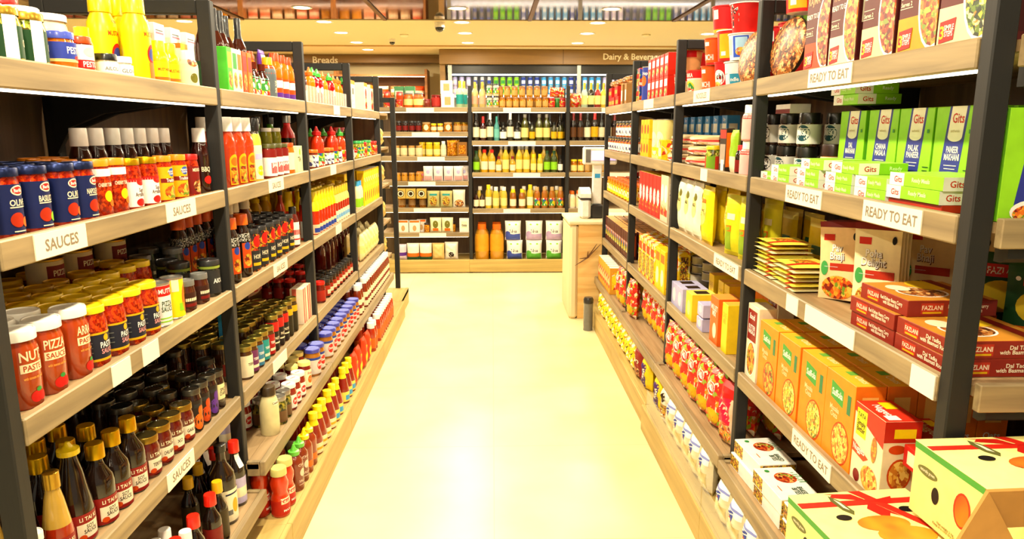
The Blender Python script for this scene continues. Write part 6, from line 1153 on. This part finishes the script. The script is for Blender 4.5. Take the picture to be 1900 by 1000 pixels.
Q(0, 1, J_('red preserve jar', .032, .1, ('G', 'a82414'), ('P', 'red'), ('packred', .02, .07)), [1021, 1044]); Q(0, 1, J_('green preserve jar', .032, .1, ('G', '3a8a3a'), ('P', 'green')), [1033])
Q(0, 1, pouch('orange snack bag', .12, .07, .1, 'packred', wr=.006), [1015, 1030, 1042], dz=.1105, lay=1, back=.04)
# left far bay
Q(0, 0, J_('red pickle jar with red lid', .036, .08, ('G', 'b83c10'), ('P', 'c81c10'), ('packred', .01, .06)), (722, 745, 2)); Q(0, 0, J_('red pickle jar with red lid', .036, .08, ('G', 'b83c10'), ('P', 'c81c10')), (722, 745, 2), dz=.0805, lay=1)
Q(0, 0, J_('large orange pickle jar', .05, .15, ('G', 'e0641a'), ('P', 'grey'), ('straw', .03, .09)), [754, 776]); Q(0, 0, J_('short dark pickle jar', .035, .09, ('G', '7a2a1a'), ('P', 'dred')), [738, 793]); Q(0, 0, J_('dark red tall jar', .05, .13, ('G', '8a1c18'), ('P', 'dred'), ('a82820', .02, .1)), [811])
Q(0, 0, box('white gift box with window', .13, .08, .14, 'f4f0e4', [R_(-.03, .03, .03, .11, 'tan')]), [831]); Q(0, 0, box('white gift box with window', .12, .08, .13, 'f4f0e4', [R_(-.03, .03, .03, .1, 'tan')]), [831], dz=.1405, lay=1)
Q(0, 0, wine('pale teal tall bottle', 'a8c8a0', ('M', 'gold'), 'teal', .27, .04), [855, 866])
Q(0, 0, box('green striped tin', .1, .08, .1, '4a8a5a', [R_(-.04, .02, .04, .08, 'cream')]), [742, 762], back=.12, dz=.0, rowi=2, hs=2.2); Q(0, 0, pouch('blue cellophane bag', .2, .1, .12, '5a8ac0', wr=.006), [800], back=.15, dz=.12, rowi=2) if False else None
r1 = [J_('dark sauce jar with red band', .03, .1, ('G', '2a120c'), ('P', 'dgrey'), ('dred', .02, .06)), J_('amber gift jar with cream seal', .045, .09, 'honeyc', ('P', 'tan'), None, [E_(0, .045, .025, .025, 'cream')]), J_('golden jar with yellow lid', .03, .08, 'honeyc', ('P', 'yellow'), ('cream', .02, .05)), J_('wide honey jar', .045, .09, 'honeyc', ('M', 'gold'), ('tan', .02, .06))]
Q(1, 0, r1[0], (742, 778, 5)); Q(1, 0, r1[1], [788]); Q(1, 0, r1[2], [800, 812]); Q(1, 0, r1[1], [826]); Q(1, 0, r1[3], [844, 859])
Q(2, 0, J_('cream mug-shaped jar with brown lid', .036, .1, ('G', 'd8c088'), ('P', 'b8863a'), ('e8d8a8', .02, .08)), (736, 772, 4)); Q(2, 0, J_('yellow jar with yellow lid', .036, .13, ('G', 'e0b414'), ('P', 'f0cc10'), ('straw', .02, .07)), [783, 797, 809]); Q(2, 0, wine('small clear bottle', 'd8d0b0', ('P', 'white'), 'cream', .14, .03, 'fat', st='flip'), [819]); Q(2, 0, pouch('golden nut pouch', .1, .06, .17, 'honeyc'), [837, 844]); Q(2, 0, box('brown framed box', .1, .06, .15, '8a5a1c', [R_(-.035, .03, .035, .12, 'honeyc')]), [858])
Q(3, 0, J_('amber jar with wooden lid', .033, .08, 'honeyc', ('P', 'b8863a'), ('c89030', .01, .05)), (737, 770, 4)); Q(3, 0, box('orange and pink boxed sweets', .08, .06, .05, 'e08a3c', [R_(-.03, .01, .03, .03, 'pink')]), [779]); Q(3, 0, box('orange and pink boxed sweets', .08, .06, .05, 'e08a3c', [R_(-.03, .01, .03, .03, 'pink')]), [779], dz=.0505, lay=1); Q(3, 0, pouch('white and pink seed pouch', .1, .06, .16, 'f0e4e0', [R_(-.04, .02, .04, .06, 'e0a0a0'), E_(0, .1, .02, .02, 'lilac')]), [794, 811, 829, 846, 862])
Q(4, 0, box('olive drum gift box with seal', .1, .07, .1, 'c8a850', [E_(0, .05, .036, .036, 'dbrown'), E_(0, .05, .03, .03, 'cream'), E_(0, .05, .02, .02, 'dbrown')]), [742, 761, 781], dz=.1005, lay=1); Q(4, 0, J_('square amber jar', .042, .1, 'honeyc', ('P', 'black'), ('tan', .02, .07)), [742, 761, 781]); Q(4, 0, pouch('green and gold nut pouch', .13, .06, .18, 'b8b070', [E_(0, .07, .04, .05, 'muesli'), R_(-.04, .13, .04, .15, 'teal')]), [802, 824]); Q(4, 0, pouch('white and brown nut pouch', .13, .06, .19, 'e8e0cc', [E_(0, .05, .05, .04, 'brownfood')]), [850])
Q(5, 0, box('white tea carton with tan seal', .11, .07, .13, 'f0ece0', [E_(0, .05, .02, .03, 'tan'), R_(-.05, .11, .05, .13, 'orange')]), [745, 762, 778]); Q(5, 0, pouch('cream and green herb pouch', .12, .06, .16, 'ece4b8', [E_(0, .09, .03, .04, 'olive'), R_(-.03, .02, .03, .05, 'orange')]), [806, 822]); Q(5, 0, J_('small brown spice jar', .03, .09, 'honeyc', ('P', 'dbrown')), [791, 838]); Q(5, 0, box('white metal tin with black print', .1, .07, .15, 'e8e8e0', [R_(-.03, .05, .03, .12, 'cream'), T('tea', 0, .08, .03, 'black')]), [860])
Q(9, 0, pouch('green orange and white grain bag', .13, .08, .18, 'f2ecdc', bands=[(.0, .2, '2a5a3c'), (.2, .4, 'orange')]), [762, 785]); Q(9, 0, pouch('lilac printed bag', .12, .08, .17, 'd8c8d8', bands=[(.3, .5, 'purple')]), [745]); Q(9, 0, pouch('golden pasta bag', .13, .09, .18, 'e0c078', wr=.005), [809]); Q(9, 0, pouch('white sugar bag with brown seal', .14, .09, .19, 'e8e0d4', [E_(0, .06, .03, .03, 'dbrown')], wr=.006), [832, 856])
# right far bay
wr = [wine('dark wine bottle with red foil', '1a0c0a', ('P', 'dred'), 'brown'), wine('dark bottle with bright red foil', '241008', ('P', 'red'), 'dyellow', .26, .038), wine('dark wine bottle with pale label', '1c140c', ('P', 'black'), 'cream', .25)]
for px, i in ((1063, 0), (1076, 0), (1087, 2), (1098, 1), (1109, 2), (1121, 2), (1133, 0)): Q(1, 2, wr[i], [px])
for px, c, l in ((1082, 'b8d0b0', 'pale green tall bottle'), (1094, '2a2418', 'black tall bottle with cream label'), (1104, '9a2420', 'red tall bottle'), (1113, 'e0c040', 'yellow tall bottle'), (1124, 'd8b050', 'gold tall bottle')): Q(0, 2, wine(l, c, ('M', 'gold'), 'straw', .25, .032), [px])
Q(0, 2, pouch('orange crisp packet', .12, .07, .15, 'packred', wr=.006), [1062, 1072]); Q(0, 2, J_('brown relish jar', .036, .1, 'honeyc', ('P', 'orange')), [1066, 1078], back=.1, rowi=1)
Q(2, 2, J_('golden honey jar with yellow lid', .034, .12, 'honeyc', ('P', 'yellow'), ('straw', .02, .07)), [1065, 1072]); Q(2, 2, J_('amber honey jar with dark lid', .03, .1, 'honeyc', ('P', 'dbrown'), ('tan', .02, .07)), [1084, 1093, 1122]); Q(3, 2, W('white bottle with orange cap', 'fat', .034, .16, ('P', 'f0e4cc'), ('P', 'orange'), 'flip', lab=('f4e0b0', .02, .1)), [1063, 1073, 1083]); Q(3, 2, W('white bottle with orange cap', 'fat', .034, .16, ('P', 'f0e4cc'), ('P', 'orange'), 'flip'), [1063, 1073, 1083], back=.08, rowi=1)
# far-left end unit: bags
ke = pouch('golden snack bag on the end unit', .14, .09, .16, 'd8b868', wr=.006); 
for z in (.45, .75, 1.05, 1.35): put_item(ke, (-.95, 6.02, z + .001), math.pi / 2, 'left end unit, %s shelf' % {.45: 'low', .75: 'second', 1.05: 'middle', 1.35: 'upper'}[z], 0)
# ======== mango gift cartons stacked in front of the right end
def mango_box(nm, w, d, h, side_word=True):
    r = empty('mango_carton'); b = MB(); b.box(-w / 2, -d / 2, 0, w / 2, d / 2, h, 'f0e08a', .0015)
    b.art(m_left(-w / 2), [R_(-d / 2, h - .012, d / 2, h, '4a9a3a'), ('p', [(d * .30, h * .60), (d * .36, h * .68), (d * .42, h * .70), (d * .46, h * .66), (d * .40, h * .56), (d * .34, h * .54)], '4a4a1c')][:1] + [E_(-d * .36, h * .68, .028, .009, '6a6a34'), T('naturally grown', -d * .36, h * .68, .006, 'cream', .04), E_(-d * .27, h * .45, .010, .016, 'black'),
        E_(-.012, h * .52, .021, .032, 'd83018'), E_(-.012, h * .52, .017, .028, 'mango'), T('e', .026, h * .44, .03, 'd83018'), T('s', .052, h * .46, .03, 'd83018'), T('mango', .03, h * .24, .013, '4a8a3a'), T('Net weight 2 kg\nKeep in a cool dry place', -.045, .016, .006, '7a6a2a', .07)]); b.build('carton', r)
    b = MB(); b.box(-w / 2 - .001, -d / 2 - .001, h + .0004, w / 2 + .001, d / 2 + .001, h + .002, 'f2e690', .0005)
    def bow(): 
        return [R_(-w / 2, d * .34, w / 2, d * .40, 'd02414'), ('p', [(.0, d * .5), (.025, d * .5), (w * .5, -d * .12), (w * .5, -d * .22)], 'd02414'), ('p', [(.02, d * .38), (-.05, d * .44), (-.04, d * .47), (-.055, d * .485), (.0, d * .47)], 'c01c10'), ('p', [(.02, d * .38), (.05, d * .20), (.035, d * .24), (.02, d * .17), (.0, d * .3)], 'c01c10'), ('p', [(.02, d * .38), (.075, d * .42), (.06, d * .34)], 'c01c10'),
                ('p', [(-w * .20, d * .46), (-w * .15, d * .40), (-w * .12, d * .28), (-w * .15, d * .24), (-w * .20, d * .30), (-w * .22, d * .40)], '5a5a2a'), ('p', [(-w * .185, d * .42), (-w * .16, d * .38), (-w * .145, d * .29), (-w * .175, d * .32)], 'cream'), E_(-w * .25, d * .22, .015, .010, 'black'), E_(w * .3, d * .27, .015, .010, 'black'), E_(.0, d * .14, .05, .026, 'mango'), E_(.02, d * .02, .055, .028, 'mango')]
    b.art(m_top(h + .002), bow()); b.build('lid', r)
    r['category'] = 'carton'; return r
WBX = .262
a0 = onZ(1463, 919, .78); b0_ = onZ(1678, 896, .78); ang = math.radians(5); wA = .25; dA = .33
def place_box(r, corner, ang, w, d, z): 
    c = Vector((corner.x, corner.y)) + Vector((math.cos(ang), math.sin(ang))) * w / 2 + Vector((math.sin(ang), -math.cos(ang))) * d / 2
    r.location = (c.x, c.y, z); r.rotation_euler = (0, 0, ang)
hb = .109
A = mango_box('a', wA, dA, hb); place_box(A, a0, ang, wA, dA, .78 - hb - .002); A['label'] = 'cream mango carton with red ribbon print, frontmost beside the bottom boxes'; A['group'] = 'mango gift cartons'
zb_ = .78 - hb - .002
m = MB(); m.box(-.07, -.13, 0, .07, .13, zb_ - .0008, 'carton', .004); o = m.build('carton_stack'); o.location = (a0.x + .087, a0.y - dA / 2 + .005, 0); o.rotation_euler = (0, 0, ang); tag(o, 'plain brown carton column under the front mango carton', 'carton')
aB = onZ(1700, 815, .93); dB = .30; wB = .3
Bx = mango_box('b', wB, dB, .138); place_box(Bx, aB, math.radians(2), wB, dB, .93 - .1400); Bx['label'] = 'cream mango carton with green edge, higher one against the corner post'; Bx['group'] = 'mango gift cartons'
m = MB(); m.box(-.12, -.14, 0, .14, .12, .7885, 'carton', .004); o = m.build('carton_stack'); o.location = (1.03, 1.075, 0); tag(o, 'plain brown carton column holding up the higher mango carton', 'carton')
# open brown carton flap in front, with mangoes
r = empty('open_carton', (.86, .905, .79)); tag(r, 'open brown carton with raised triangular flap and mangoes, bottom right corner', 'carton')
m = MB(); w = .2; m.box(0, -.1, -.12, w, .012, -.055, 'carton', .002); m.build('tray', r)
pc = onY(1835, 913, .905) - r.location; pl = onY(1775, 1010, .905) - r.location; pr_ = onY(1885, 1010, .905) - r.location
m = MB(); m.add([pc, pl, pr_, pc + Vector((0, .006, 0)), pl + Vector((0, .006, 0)), pr_ + Vector((0, .006, 0))], [(0, 1, 2), (5, 4, 3), (0, 3, 4, 1), (1, 4, 5, 2), (2, 5, 3, 0)], 'carton'); m.build('flap', r)
pe = pc + Vector((.14, .0, .004)); pd = pr_ + Vector((.12, .0, .0))
m = MB(); m.add([pc, pe, pe + Vector((0, .006, -.06)), pc + Vector((.02, .006, -.06)), pc + Vector((0, .008, 0)), pe + Vector((0, .008, 0))], [(0, 1, 2, 3), (4, 5, 1, 0), (3, 2, 5, 4)], 'b07c3c'); m.build('rim', r)
for i in range(3):
    m = MB(); m.lathe([(.0001, -.045, 'yellow'), (.02, -.038, 'yellow'), (.032, -.01, 'yellow'), (.03, .015, 'f0c81c'), (.018, .038, 'olive'), (.0001, .044, 'olive')], 16)
    o = m.build('mango'); o.location = (.90 + .068 * i, .86, .79 - .055 + .0335); o.rotation_euler = (1.57, 0, .15 * i - .1); tag(o, 'yellow mango in the open brown carton, %s along' % ORD[i + 1], 'mango', 'mangoes in the open carton')
finish_labels()
print('SKIPPED', SKIP[0])
